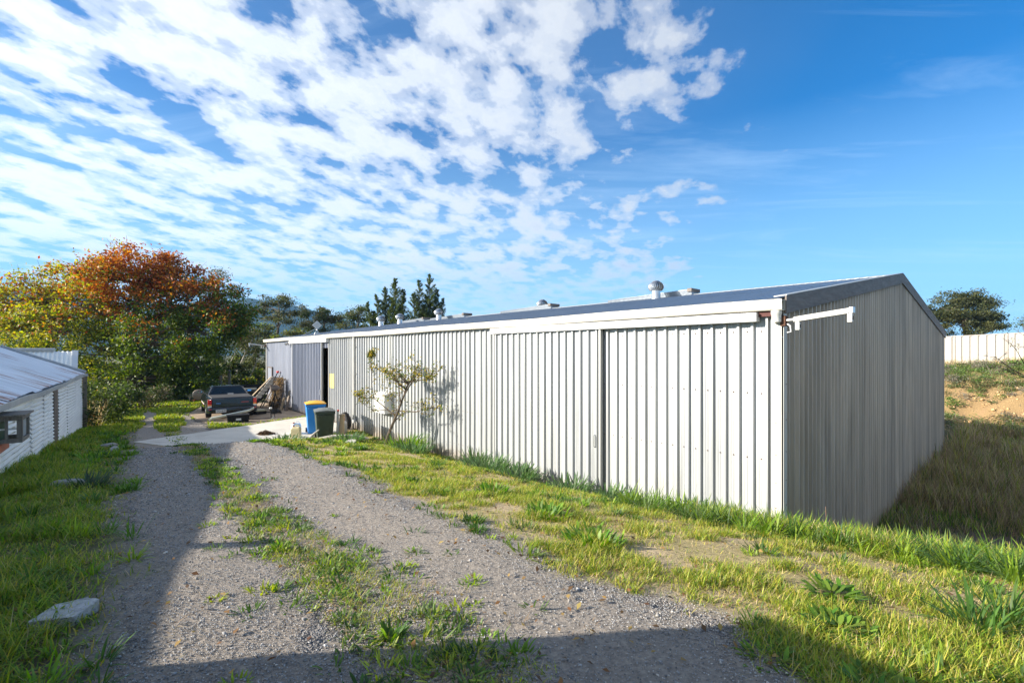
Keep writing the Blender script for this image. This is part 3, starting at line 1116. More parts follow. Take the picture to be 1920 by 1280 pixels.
def ribsheet(mb, O, U, Nn, L, zb, ztop, mi=0, wob=.002, **kw):
    O, U, Nn = Vector(O), Vector(U), Vector(Nn)
    vs = []
    fs = []
    pr = ribs(L, **kw)
    ph = random.random() * 10
    for (t, h) in pr:
        w = wob * (math.sin(t * 2.1 + ph) + math.sin(t * .9 + 2 * ph))
        p = O + U * t + Nn * (h + w + wob * 2)
        top = ztop(t) if callable(ztop) else ztop
        q = p + Nn * (wob * math.sin(t * 3.3 + ph))
        m = (zb + top) / 2
        vs += [(p.x, p.y, zb), (q.x, q.y, m), (p.x, p.y, top)]
    for i in range(len(pr) - 1):
        a = 3 * i
        fs += [(a, a + 3, a + 4, a + 1), (a + 1, a + 4, a + 5, a + 2)]
    mb.add(vs, fs, mi)


def build_shed():
    shed = empty('metal_shed', 'long corrugated zinc farm shed with low gable roof and cream gutter', 'shed', (C0[0], C0[1], 0), SHED_ROT)
    screw = M['rust']
    # long wall facing the drive
    mb = MB()
    ribsheet(mb, (0.10, 0, 0), (1, 0, 0), (0, 1, 0), 3.12, .0, 3.46)
    ribsheet(mb, (3.20, 0, 0), (1, 0, 0), (0, 1, 0), 3.9, -.32, 3.46)
    ribsheet(mb, (7.08, .003, 0), (1, 0, 0), (0, 1, 0), 5.2, -.32, 3.46)
    ribsheet(mb, (12.26, 0, 0), (1, 0, 0), (0, 1, 0), 4.94, -.32, 3.46)
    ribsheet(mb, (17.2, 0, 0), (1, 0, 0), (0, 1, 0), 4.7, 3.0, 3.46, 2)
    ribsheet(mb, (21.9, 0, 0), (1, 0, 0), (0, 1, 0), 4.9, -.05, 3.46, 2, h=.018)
    for z in (.35, 1.25, 2.2, 3.1):                       # fixing screws at the girts
        t = .10 + .05 + .031
        while t < 9.0:
            if not 3.0 < t < 6.35:
                mb.box(t + .075, t + .090, .004, .012, z, z + .015, 1)
            t += .2
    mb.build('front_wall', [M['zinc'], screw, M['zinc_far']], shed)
    # gable end towards the camera
    mb = MB()
    ribsheet(mb, (0, -.09, 0), (0, -1, 0), (-1, 0, 0), SW - .15, -1.35, lambda t: roof_z(-.09 - t) - .03, h=.05, mini=False)
    for z in (.5, 1.4, 2.3, 3.2):
        for k in range(14):
            mb.box(-.014, -.004, -.20 - k * .2, -.188 - k * .2, z, z + .012, 1)
    mb.build('gable_wall', [M['zinc_gable'], screw], shed)
    # hidden walls and floor
    mb = MB()
    mb.box(.05, SL, -SW - .01, -SW + .02, -1.3, EV - .03)
    mb.build('rear_wall', M['zinc_gable'], shed)
    mb = MB()
    mb.add([(SL, 0, -.3), (SL, -SW, -.3), (SL, -SW, EV - .02), (SL, RD, RG - .02), (SL, 0, EV - .02)], [(0, 1, 2, 3, 4)])
    mb.build('far_gable_wall', M['zinc_gable'], shed)
    mb = MB()
    mb.box(.06, SL - .05, -SW + .05, -.06, -1.3, .0)
    mb.box(1.2, 6.9, -.05, .155, -.35, .018)
    mb.build('floor_slab', M['conc'], shed, bevel=.008)
    # roof sheets, upper course lapped over the lower one
    for side in (0, 1):
        mb = MB()
        up = Vector((0, SLOPE, 1)).normalized() if side == 0 else Vector((0, -SLOPE, 1)).normalized()
        for a, b, lift in ((.17, RD * .52, 0.0), (RD * .50, RD, .006)):
            pr = ribs(SL + .1, .2, .03, .034, .016, .05, False)
            vs = []
            fs = []
            for (t, h) in pr:
                for d in (a, b):
                    dd = d if side == 0 else -SW - d
                    z = roof_z(d) + lift
                    vs.append((-.06 + t, dd + up.y * h, z + up.z * h))
            for i in range(len(pr) - 1):
                fs.append((2 * i, 2 * i + 1, 2 * i + 3, 2 * i + 2))
            mb.add(vs, fs)
        for d in ():
            if side == 0:
                for k in range(60):
                    mb.box(.060 + k * .4, .072 + k * .4, d - .006, d + .006, roof_z(d) + .03, roof_z(d) + .039, 1)
        mb.build('roof', [M['roof'], M['ridge']], shed)
    # ridge cap with scalloped edges
    mb = MB()
    for sgn in (1, -1):
        vs, fs = [], []
        k = 0
        t = -.08
        while t < SL + .06:
            out = .17 + (.02 if k % 2 else 0)
            d = RD + sgn * out
            vs += [(t, RD, RG + .055), (t, d, RG - SLOPE * out + .045), (t, d, RG - SLOPE * out + .02)]
            t += .1
            k += 1
        for i in range(k - 1):
            fs += [(3 * i, 3 * i + 3, 3 * i + 4, 3 * i + 1), (3 * i + 1, 3 * i + 4, 3 * i + 5, 3 * i + 2)]
        mb.add(vs, fs)
    mb.build('ridge_cap', M['ridge'], shed)
    # gutter
    mb = MB()
    prof = [(.03, EV - .005), (.03, EV - .155), (.15, EV - .155), (.165, EV - .14), (.165, EV - .06), (.172, EV - .055), (.172, EV + .0), (.160, EV + .0), (.150, EV - .145), (.04, EV - .145), (.04, EV - .005)]
    rings = []
    for t in np.linspace(-.06, SL + .08, 28):
        sag = .008 * math.sin(t * .9) + .004 * math.sin(t * 2.3)
        rings.append([(t, d, z + sag) for d, z in prof])
    mb.loft(rings)
    mb.build('gutter', M['gutter'], shed)
    # barge flashings up both slopes of the near gable
    for s0, s1 in ((.03, RD), (RD, -SW - .05)):
        mb = MB()
        z0, z1 = roof_z(s0 if s0 < 0 else -.0), roof_z(s1 if s1 > -SW else -SW)
        mb.hexa([(-.075, s0, z0 - .20), (-.055, s0, z0 - .20), (-.055, s1, z1 - .20), (-.075, s1, z1 - .20)],
                [(-.075, s0, z0 + .055), (-.055, s0, z0 + .055), (-.055, s1, z1 + .055), (-.075, s1, z1 + .055)])
        mb.hexa([(-.08, s0, z0 + .055), (.09, s0, z0 + .045), (.09, s1, z1 + .045), (-.08, s1, z1 + .055)],
                [(-.08, s0, z0 + .066), (.09, s0, z0 + .06), (.09, s1, z1 + .06), (-.08, s1, z1 + .066)], 1)
        o = mb.build('barge_flashing', [M['barge'], M['ridge']], shed)
    # corner flashing, pale with dark runs below the lamp
    mb = MB()
    mb.box(-.016, .115, .036, .042, -.1, 3.38)
    mb.box(-.042, -.036, -.10, .036, -1.3, 3.40, 1)
    for z in (.6, .95, 1.35, 1.8, 2.3):
        mb.box(.05, .062, .042, .047, z, z + .012, 2)
        mb.box(-.047, -.042, -.06, -.048, z + .05, z + .062, 2)
    mb.build('corner_flashing', [M['corner'], M['corner'], M['rust']], shed)
    mb = MB()
    mb.box(SL - .12, SL + .02, .036, .042, 0, 3.40)
    mb.box(SL + .002, SL + .03, -.02, .042, 0, 3.40, 1)
    mb.build('corner_flashing', [M['zinc'], M['barge']], shed)
    # end of a red oxide girt showing by the corner
    mb = MB()
    mb.box(.09, .50, .03, .10, 3.315, 3.385)
    mb.build('girt', M['redox'], shed)
    # outlet from gutter and rusty junction box
    mb = MB()
    mb.lathe([(.05, -.17), (.062, -.16), (.062, -.06), (.07, -.05), (.07, 0)], 14, 0, Matrix.Translation((.03, .10, EV - .155)))
    mb.build('gutter_outlet', M['pvcw'], shed, smooth=True)
    # sliding doors with their track covers
    def slider(s0, s1, z0, z1, c0, c1, cz0, cz1):
        mb = MB()
        ribsheet(mb, (s0 + .02, .085, 0), (1, 0, 0), (0, 1, 0), s1 - s0 - .04, z0, z1, wob=.001)
        mb.add([(s0, .08, z0), (s1, .08, z0), (s1, .08, z1), (s0, .08, z1)], [(0, 1, 2, 3)])
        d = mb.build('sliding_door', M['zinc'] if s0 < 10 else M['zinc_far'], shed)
        for sa in (s0 - .012, s1 - .03):
            e = MB()
            e.box(sa, sa + .042, .055, .135, z0 - .01, z1 + .02)
            e.build('edge_frame', M['ridge'], d)
        h = MB()
        h.tube([(s0 + .12, .13, 1.0), (s0 + .12, .16, 1.02), (s0 + .12, .16, 1.22), (s0 + .12, .13, 1.24)], .01, 6)
        h.build('handle', M['galv'], d)
        c = MB()
        c.box(c0, c1, .03, .175, cz0, cz1)
        c.build('track_cover', M['white'], shed, bevel=.004)
    slider(3.08, 6.25, .03, 3.30, .27, 6.33, 3.245, 3.375)
    slider(17.75, 21.75, .02, 3.22, 17.1, 22.1, 3.24, 3.385)
    # dark post and timber jambs inside the open doorway
    for sa, sb, da in ((17.12, 17.24, .03), (21.85, 21.95, -.01)):
        mb = MB()
        mb.box(sa, sb, -.12, da, 0, 3.2)
        mb.build('door_jamb', M['barge'], shed)
    # personnel door far along
    mb = MB()
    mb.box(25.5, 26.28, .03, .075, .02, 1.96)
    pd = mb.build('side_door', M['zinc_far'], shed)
    mb = MB()
    mb.box(25.44, 25.5, .03, .09, .0, 2.02)
    mb.box(26.28, 26.34, .03, .09, .0, 2.02)
    mb.box(25.5, 26.28, .03, .09, 1.962, 2.02)
    mb.build('door_frame', M['barge'], pd)
    # downpipes
    mb = MB()
    mb.tube([(14.45, .10, EV - .16), (14.45, .095, 3.2), (14.45, .095, .36)], .047, 12)
    for z in (.9, 2.0, 3.0):
        mb.box(14.39, 14.51, .03, .10, z, z + .03)
    dp = mb.build('downpipe', M['pvc'], shed, smooth=True)
    mb = MB()
    mb.lathe([(.058, 0), (.06, .02), (.06, .13), (.052, .14)], 12, 0, Matrix.Translation((14.45, .095, .20)))
    mb.build('pipe_socket', M['pvcw'], dp, smooth=True)
    mb = MB()
    mb.tube([(11.62, .07, 3.40), (11.62, .07, 2.85), (11.60, .075, 2.45), (11.62, .07, 2.1), (11.9, .075, 1.45)], .024, 8)
    mb.build('conduit', M['pvc'], shed, smooth=True)
    # ridge ventilators
    for s0 in (5.55, 12.25, 18.95, 23.3):
        mb = MB()
        mb.hexa([(s0, RD - .22, RG + .0), (s0 + 3.55, RD - .22, RG - .0), (s0 + 3.55, RD + .22, RG - .0), (s0, RD + .22, RG)],
                [(s0, RD - .28, RG + .20), (s0 + 3.55, RD - .28, RG + .10), (s0 + 3.55, RD + .28, RG + .10), (s0, RD + .28, RG + .20)])
        mb.box(s0 - .03, s0 + .14, RD - .31, RD + .31, RG + .11, RG + .23, 1)
        mb.build('ridge_vent', [M['roof'], M['barge']], shed, bevel=.01)
    return shed


SHED = build_shed()


def shed_pt(s, d, z):
    x, y = to_xy(s, d)
    return Vector((x, y, z))


def build_whirlybird():
    t = empty('roof_turbine', 'largest silver turbine ventilator on the roof slope nearest the near gable', 'roof ventilator', shed_pt(6.6, -7.6, roof_z(-7.6)), SHED_ROT, 'turbine ventilators on the shed roof')
    mb = MB()
    mb.lathe([(.20, -.06), (.17, .02), (.155, .05), (.155, .30), (.17, .31)], 18)
    mb.build('throat', M['galv'], t, smooth=True)
    mb = MB()
    n = 20
    for k in range(n):
        a0 = 2 * math.pi * k / n
        rings = []
        for i in range(9):
            ph = i / 8
            z = .31 + .32 * ph
            r = .165 + .105 * math.sin(math.pi * (.12 + .88 * ph) ** .9)
            if ph > .9:
                r = .12
            a = a0 + .35 * math.sin(math.pi * ph)
            w = .055
            c, s = math.cos(a), math.sin(a)
            c2, s2 = math.cos(a + w / r * 1.1), math.sin(a + w / r * 1.1)
            rings.append(((r * c, r * s, z), ((r - .03) * c2, (r - .03) * s2, z)))
        vs = [p for rr in rings for p in rr]
        mb.add(vs, [(2 * i, 2 * i + 1, 2 * i + 3, 2 * i + 2) for i in range(8)])
    mb.lathe([(.10, .33), (.10, .60)], 12, 1)
    mb.lathe([(.14, .625), (.11, .655), (.05, .67), (0, .672)], 18)
    mb.build('turbine_head', [M['galv'], M['dark']], t, smooth=True)
    spots = [(13.6, -8.95, 'silver turbine ventilator half hidden behind a ridge vent at mid roof'),
             (20.7, -7.6, 'silver turbine ventilator just right of the two conifer tops on the roof'),
             (24.6, -7.2, 'silver turbine ventilator in front of the conifers at the middle of the far three'),
             (24.8, -6.0, 'smallest silver turbine ventilator farthest left along the shed roof')]
    for s, d, lab in spots:
        c = t.copy()
        COL.objects.link(c)
        c.location = shed_pt(s, d, roof_z(d))
        c['label'] = lab
        for ch in t.children:
            k = ch.copy()
            COL.objects.link(k)
            k.parent = c


build_whirlybird()


def batten_light(label, s, d, z, out, group):
    """A bare fluorescent batten on a stub arm, its two lampholders hanging empty. Local x points out along the arm."""
    x, y = to_xy(s, d)
    ang = math.atan2(out[1], out[0])
    t = empty('batten_light', label, 'outdoor light', (x, y, z), ang, group)
    mb = MB()
    mb.box(-.02, .05, -.035, .035, -.07, .075)
    mb.build('junction_box', M['rust'], t, bevel=.006)
    mb = MB()
    mb.tube([(.05, 0, .01), (.17, 0, .018)], .018, 8)
    mb.tube([(.06, .0, -.04), (.10, .0, -.07), (.11, 0, -.15), (.06, 0, -.16)], .011, 6)
    mb.build('arm', M['pvcw'], t, smooth=True)
    mb = MB()
    mb.hexa([(.15, -.035, -.02), (.80, -.035, .055), (.80, .035, .055), (.15, .035, -.02)],
            [(.15, -.028, .05), (.80, -.028, .125), (.80, .028, .125), (.15, .028, .05)])
    mb.build('batten_body', M['pvc'], t, bevel=.006)
    mb = MB()
    mb.box(.80, .85, -.035, .035, .055, .135)
    mb.build('end_cap', M['galv'], t, bevel=.006)
    for x0, z0 in ((.19, -.02), (.80, .055)):
        mb = MB()
        mb.box(x0 - .02, x0 + .035, -.024, .024, z0 - .11, z0)
        mb.box(x0 - .025, x0 + .04, -.01, .01, z0 - .085, z0 - .03, 1)
        mb.build('lampholder', [M['pvcw'], M['black']], t, bevel=.005)
    return t


batten_light('white fluorescent batten without tube on an arm at the shed near corner', -.03, .04, 3.24, (-AX[0] * .98 + NX[0] * .1, -AX[1] * .98 + NX[1] * .1), 'batten lights at the shed corners')
batten_light('small fluorescent batten sticking out from the far left shed corner', SL - .02, .08, 3.20, tuple(NX), 'batten lights at the shed corners')

# twin floodlight under the gutter
t = empty('security_light', 'small twin security floodlight under the gutter beside the far door track', 'security light', shed_pt(22.4, .05, 3.28), SHED_ROT)
mb = MB()
mb.box(-.06, .06, 0, .04, -.06, .06)
mb.build('base_plate', M['pvcw'], t, bevel=.006)
for sx in (-1, 1):
    mb = MB()
    mb.tube([(sx * .03, .03, 0), (sx * .10, .10, -.02), (sx * .13, .20, -.07)], [.018, .03, .065], 10)
    mb.build('lamp_head', [M['galv']], t, smooth=True)
mb = MB()
mb.lathe([(.03, -.1), (.035, -.06), (.02, -.04)], 10, 0, Matrix.Translation((0, .06, 0)))
mb.build('sensor', M['black'], t, smooth=True)

# meter box
t = empty('meter_box', 'grey white electrical meter box on the shed wall behind the young tree', 'meter box', shed_pt(11.95, .04, .82), SHED_ROT)
mb = MB()
mb.box(-.38, .38, 0, .26, 0, .62)
mb.build('cabinet', M['pvcw'], t, bevel=.012)
mb = MB()
mb.box(-.35, .35, .262, .275, .05, .56)
mb.build('door', M['pvc'], t, bevel=.004)
mb = MB()
mb.hexa([(-.40, 0, .62), (.40, 0, .62), (.40, .32, .60), (-.40, .32, .60)], [(-.40, 0, .68), (.40, 0, .68), (.40, .32, .615), (-.40, .32, .615)])
mb.build('hood', M['pvcw'], t)

# blank yellow notice
t = empty('yellow_notice', 'blank pale yellow notice on the wall right of the open shed doorway', 'sign', shed_pt(16.78, .04, 1.36), SHED_ROT)
mb = MB()
mb.box(-.24, .24, 0, .006, 0, .58)
mb.build('panel', simple('yellow_board', (.78, .60, .12), .5, 0, .06, 3), t)
for sx in (-.2, .2):
    for z in (.05, .53):
        mb = MB()
        mb.lathe([(.012, 0), (.012, .006)], 8, 0, Matrix.Translation((sx, .006, z)) @ Matrix.Rotation(R(-90), 4, 'X'))
        mb.build('screw', M['galv'], t)

# square panel antenna on the roof
ax_, ay_ = to_xy(20.4, -.6)
t = empty('roof_antenna', 'diamond shaped white panel antenna with mesh front on the shed roof', 'antenna', (ax_, ay_, roof_z(-.6)), R(25))
mb = MB()
mb.tube([(0, 0, .0), (0, 0, .62)], .016, 8)
mb.tube([(-.12, .0, .02), (0, 0, .3)], .01, 6)
mb.tube([(.10, .12, .04), (0, 0, .3)], .01, 6)
mb.tube([(-.62, .05, -.02), (0, .02, .34)], .008, 6)
mb.build('mast', M['galv'], t, smooth=True)
mb = MB()
q = Matrix.Translation((0, -.04, .47)) @ Matrix.Rotation(R(45), 4, 'Y')
mb.box(-.15, .15, -.015, .015, -.15, .15, 0, q)
an = mb.build('panel', M['white'], t, bevel=.006)
mb = MB()
for k in range(7):
    u = -.12 + k * .04
    mb.box(u - .004, u + .004, -.021, -.017, -.13, .13, 0, q)
    mb.box(-.13, .13, -.024, -.020, u - .004, u + .004, 0, q)
mb.build('mesh_front', M['pvc'], an)


# ------------------------------------------------------------------ old corrugated shed on the left
def sine_profile(L, pitch=.085, amp=.014, k=6):
    n = int(L / pitch * k)
    return [(L * i / n, amp * math.sin(2 * math.pi * (L * i / n) / pitch)) for i in range(n + 1)]


LF = to_xy(19.9, 7.62)
LROT = SHED_ROT + math.pi - R(3.25)


def build_left_shed():
    # local x: back towards the camera, y: towards the drive, z up
    t = empty('old_tin_shed', 'low old corrugated iron shed with rust streaked roof on the left', 'shed', (LF[0], LF[1], 0), LROT)
    EZ, PIT, RW, LEN = 2.05, .45, 2.0, 18.4
    Rz = Matrix.Rotation(LROT, 4, 'Z')

    def gl(x):
        p = Matrix.Translation((LF[0], LF[1], 0)) @ Rz @ Vector((x, 0, 0))
        return gz1(p.x, p.y)
    # horizontal corrugated cladding in lengths
    mb = MB()
    bays = [(0.05, 2.2), (2.15, 4.2), (4.15, 6.08), (6.72, 7.5), (7.42, 8.3), (8.2, 9.6), (9.5, 11.2), (11.1, 13.7), (13.6, 15.9), (15.8, LEN)]
    for i, (x0, x1) in enumerate(bays):
        zb = min(gl(x0), gl(x1)) - .12
        pr = sine_profile(EZ - zb - .03)
        off = .004 * (i % 3) + .002
        tilt = random.uniform(-.012, .012)
        k = max(2, int((x1 - x0) / .5))
        vs, fs = [], []
        for j in range(k + 1):
            x = x0 + (x1 - x0) * j / k
            for (h, a) in pr:
                w = .012 * math.sin(x * 1.7 + h * 2.2 + i) * math.sin(h * 1.3)
                vs.append((x, a + off + w, zb + h + tilt * (x - x0)))
        n = len(pr)
        for j in range(k):
            for q in range(n - 1):
                fs.append((j * n + q, (j + 1) * n + q, (j + 1) * n + q + 1, j * n + q + 1))
        mb.add(vs, fs)
    mb.build('cladding', M['tin'], t, smooth=True)
    # posts and end frame
    mb = MB()
    mb.box(6.11, 6.69, -.12, .012, gl(6.4) - .1, EZ - .02)
    mb.build('door_post', M['timber'], t, bevel=.006)
    mb = MB()
    mb.box(-.16, -.03, .0, .12, gl(0) - .1, EZ - .02)
    mb.build('corner_post', M['timber_grey'], t, bevel=.006)
    # walls out of sight
    mb = MB()
    mb.add([(0, -.05, -.2), (0, -2 * RW, -.2), (0, -2 * RW, EZ), (0, -RW, EZ + PIT * RW), (0, -.05, EZ)], [(0, 1, 2, 3, 4)])
    mb.add([(LEN, -.05, .2), (LEN, -2 * RW, .2), (LEN, -2 * RW, EZ), (LEN, -RW, EZ + PIT * RW), (LEN, -.05, EZ)], [(0, 1, 2, 3, 4)])
    mb.add([(0, -2 * RW, -.2), (LEN, -2 * RW, -.2), (LEN, -2 * RW, EZ), (0, -2 * RW, EZ)], [(0, 1, 2, 3)])
    mb.build('end_wall', M['tin'], t)
    # roof
    for side in (0, 1):
        mb = MB()
        x0 = -.22
        i = 0
        while x0 < LEN + .1:
            w = .81
            x1 = min(x0 + w, LEN + .2)
            n = max(4, int((x1 - x0) / .076 * 4))
            vs, fs = [], []
            ov = .06 + random.uniform(-.02, .03)
            for j in range(n + 1):
                x = x0 + (x1 - x0) * j / n
                a = .009 * math.sin(2 * math.pi * x / .076) + .004 * (i % 2)
                for q in range(5):
                    y = ov + (-RW - ov) * q / 4
                    yy = y if side == 0 else -2 * RW - y
                    z = EZ + .035 - PIT * y + a + .010 * math.sin(q * 1.4 + i)
                    vs.append((x, yy, z))
            for j in range(n):
                for q in range(4):
                    b = j * 5 + q
                    fs.append((b, b + 1, b + 6, b + 5))
            mb.add(vs, fs)
            x0 += .762
            i += 1
        mb.build('roof', M['tin_roof'], t, smooth=True)
    # verge roll along the far gable, ridge roll
    mb = MB()
    mb.tube([(-.2, .08, EZ + .06), (-.2, -RW, EZ + PIT * RW + .06)], .05, 8)
    mb.build('verge_roll', M['zinc'], t, smooth=True)
    mb = MB()
    mb.tube([(-.22, -RW, EZ + PIT * RW + .03), (LEN + .2, -RW, EZ + PIT * RW + .03)], .04, 8)
    mb.build('ridge_roll', M['zinc'], t, smooth=True)
    # sagging gutter
    prof = [(.03, .0), (.03, -.09), (.115, -.09), (.125, -.08), (.125, .01), (.117, .01), (.110, -.078), (.04, -.082), (.04, 0)]
    rings = []
    for x in np.linspace(-.35, LEN + .15, 40):
        sag = .02 * math.sin(x * .55 + .4) + .008 * math.sin(x * 1.9)
        rings.append([(x, y, EZ + sag + z) for y, z in prof])
    mb = MB()
    mb.loft(rings)
    mb.build('gutter', M['zinc'], t)
    # hopper window standing off the wall
    x0, x1, zb, zt = 12.0, 12.5, 1.53, 1.85
    mb = MB()
    for x in (x0, x1):
        for z in (zb, zt):
            mb.box(x - .03, x + .03, .02, .30, z - .03, z + .03)
        mb.box(x - .03, x + .03, .24, .30, zb + .032, zt - .032)
    mb.box(x0 + .032, x1 - .032, .24, .30, zt - .03, zt + .03)
    mb.box(x0 + .032, x1 - .032, .24, .30, zb - .03, zb + .03)
    mb.box(x0 - .08, x1 + .08, .0, .34, zt + .033, zt + .06)
    mb.box(x1 - .02, x1 + .02, .12, .15, zb + .03, zt - .03)
    w = mb.build('window', M['timber_grey'], t, bevel=.005)
    mb = MB()
    for k in range(9):
        x = x0 + .07 + k * (x1 - x0 - .14) / 8
        mb.box(x - .004, x + .004, .268, .274, zb + .03, zt - .03)
    for k in range(6):
        z = zb + .06 + k * (zt - zb - .12) / 5
        mb.box(x0 + .03, x1 - .03, .262, .268, z - .004, z + .004)
    for z in (zb + .17, zb + .36):
        mb.box(x1 - .012, x1 + .0, .03, .24, z - .012, z + .012)
    mb.build('mesh', M['pvcw'], w)
    mb = MB()
    mb.box(x0 + .02, x1 - .06, .035, .05, zb, zt)
    mb.build('shutter_board', simple('green_board', (.03, .09, .05), .7), w)
    mb = MB()
    mb.box(x0 - .3, x1 + .2, .012, .04, zb - .2, zb - .08)
    mb.build('sill_board', simple('red_board', (.42, .13, .07), .7), w)
    # short flue whose shadow falls over the drive
    mb = MB()
    mb.tube([(16.4, -.3, 2.1), (16.4, -.3, 2.42)], .085, 10)
    mb.lathe([(.12, 0), (.02, .07), (0, .07)], 10, 0, Matrix.Translation((16.4, -.3, 2.43)))
    mb.build('flue', M['galv'], t, smooth=True)


build_left_shed()


def build_side_building():
    """The taller building beside the camera: only its shadow lies in the picture."""
    x, y = to_xy(1.35, 8.72)
    t = empty('tall_shed', 'taller corrugated building beside the camera whose shadow crosses the gravel', 'shed', (x, y, 0), SHED_ROT + math.pi)
    mb = MB()
    ribsheet(mb, (0, 0, 0), (1, 0, 0), (0, 1, 0), 9.0, .8, 3.25)
    mb.add([(0, 0, .6), (0, -4.5, .6), (0, -4.5, 3.3), (0, 0, 3.3)], [(0, 1, 2, 3)])
    mb.add([(9, 0, .6), (9, -4.5, .6), (9, -4.5, 3.3), (9, 0, 3.3)], [(0, 1, 2, 3)])
    mb.add([(0, -4.5, .6), (9, -4.5, .6), (9, -4.5, 3.3), (0, -4.5, 3.3)], [(0, 1, 2, 3)])
    mb.build('wall', M['zinc'], t)
    mb = MB()
    mb.hexa([(-.02, -4.7, 3.3), (9.1, -4.7, 3.3), (9.1, .04, 3.24), (-.02, .04, 3.24)], [(-.02, -4.7, 3.36), (9.1, -4.7, 3.36), (9.1, .04, 3.30), (-.02, .04, 3.30)])
    mb.build('roof', M['roof'], t)


build_side_building()


def build_hut():
    t = empty('small_hut', 'small hut with pale corrugated roof behind the old tin shed', 'hut', (-21.95, 20.2, 0), R(42))
    mb = MB()
    EZ, RZ, HW, X0, X1 = 1.7, 2.86, 1.7, -3.2, 2.3
    for sgn in (-1, 1):
        n = int((X1 - X0) / .15 * 4)
        vs, fs = [], []
        for j in range(n + 1):
            x = X0 + (X1 - X0) * j / n
            a = .02 * math.sin(2 * math.pi * x / .15)
            vs += [(x, sgn * (HW + .12), EZ - .06 + a), (x, 0, RZ + a)]
        for j in range(n):
            fs.append((2 * j, 2 * j + 1, 2 * j + 3, 2 * j + 2))
        mb.add(vs, fs)
    mb.build('roof', M['tin'], t, smooth=True)
    mb = MB()
    mb.tube([(X0, 0, RZ + .03), (X1 - .75, 0, RZ + .06)], .09, 8)
    mb.build('ridge_roll', M['zinc'], t, smooth=True)
    mb = MB()
    mb.box(X1 - .06, X1 + .05, -.05, .05, RZ - .12, RZ + .03)
    mb.hexa([(X1 - .16, -HW - .14, EZ - .10), (X1 + .04, -HW - .14, EZ - .10), (X1 + .04, -.03, RZ - .02), (X1 - .16, -.03, RZ - .02)],
            [(X1 - .16, -HW - .14, EZ - .02), (X1 + .04, -HW - .14, EZ - .02), (X1 + .04, -.03, RZ + .05), (X1 - .16, -.03, RZ + .05)])
    mb.build('verge_flashing', M['white'], t)
    mb = MB()
    mb.add([(X1 - .1, -HW, -.3), (X1 - .1, HW, -.3), (X1 - .1, HW, EZ), (X1 - .1, 0, RZ - .03), (X1 - .1, -HW, EZ)], [(0, 1, 2, 3, 4)])
    mb.add([(X0 + .1, -HW, -.3), (X0 + .1, HW, -.3), (X0 + .1, HW, EZ), (X0 + .1, 0, RZ - .03), (X0 + .1, -HW, EZ)], [(0, 1, 2, 3, 4)])
    mb.add([(X0 + .1, -HW, -.3), (X1 - .1, -HW, -.3), (X1 - .1, -HW, EZ), (X0 + .1, -HW, EZ)], [(0, 1, 2, 3)])
    mb.add([(X0 + .1, HW, -.3), (X1 - .1, HW, -.3), (X1 - .1, HW, EZ), (X0 + .1, HW, EZ)], [(0, 1, 2, 3)])
    mb.build('wall', M['tin'], t)
    mb = MB()
    mb.box(X1 - .09, X1 - .06, -.2, .2, 1.6, 2.2)
    mb.build('vent_window', M['dark'], t)


build_hut()


# ------------------------------------------------------------------ pale sheet fence on top of the bank
def build_fence():
    f = np.array((.70711, -.70711))
    p0 = np.array((28.7, 31.0)) - f * 9
    t = empty('steel_fence', 'cream steel panel fence along the top of the cut bank', 'fence', (p0[0], p0[1], 0), math.atan2(f[1], f[0]))
    cream = simple('cream_steel', (.50, .465, .41), .5, 0, .04, 2, dirt=(.6, .52, .4), dirt_at=(.6, 1.0))
    cream_d = simple('cream_steel_post', (.42, .37, .32), .5, 0, .04, 2)
    n = 7
    w = 2.37
    for k in range(n + 1):
        p = p0 + f * k * w
        z = gz1(*p)
        mb = MB()
        mb.box(k * w - .04, k * w + .04, -.04, .04, z - .1, z + 1.86)
        mb.build('post', cream_d, t, bevel=.005)
        if k == n:
            break
        q = p0 + f * (k + 1) * w
        z1 = gz1(*q)
        mb = MB()
        pts = [(0.045, 0)]
        for j in range(6):
            c = .05 + j * .383
            pts += [(c + .03, -.0), (c + .055, -.05), (c + .26, -.05), (c + .29, 0), (c + .345, .03)]
        pts = [q_ for q_ in pts if q_[0] < w - .045] + [(w - .045, 0)]
        vs, fs = [], []
        for (u, o_) in pts:
            zz = z + (z1 - z) * u / w
            vs += [(k * w + u, o_, zz + .04), (k * w + u, o_, zz + 1.78)]
        for j in range(len(pts) - 1):
            fs.append((2 * j, 2 * j + 2, 2 * j + 3, 2 * j + 1))
        mb.add(vs, fs)
        mb.build('panel', cream, t)
        for zz in (.0, 1.77):
            mb = MB()
            mb.hexa([(k * w + .042, -.036, z + zz), (k * w + w - .042, -.036, z1 + zz), (k * w + w - .042, .03, z1 + zz), (k * w + .042, .03, z + zz)],
                    [(k * w + .042, -.036, z + zz + .06), (k * w + w - .042, -.036, z1 + zz + .06), (k * w + w - .042, .03, z1 + zz + .06), (k * w + .042, .03, z + zz + .06)])
            mb.build('rail', cream_d, t)


build_fence()


# ------------------------------------------------------------------ trees and shrubs
def spot(px, Y, dz=0.0):
    """Ground point at distance Y on the sight line through column px of the photograph."""
    x = (px - 960) / 876 * Y
    return Vector((x, Y, gz1(x, Y) + dz))


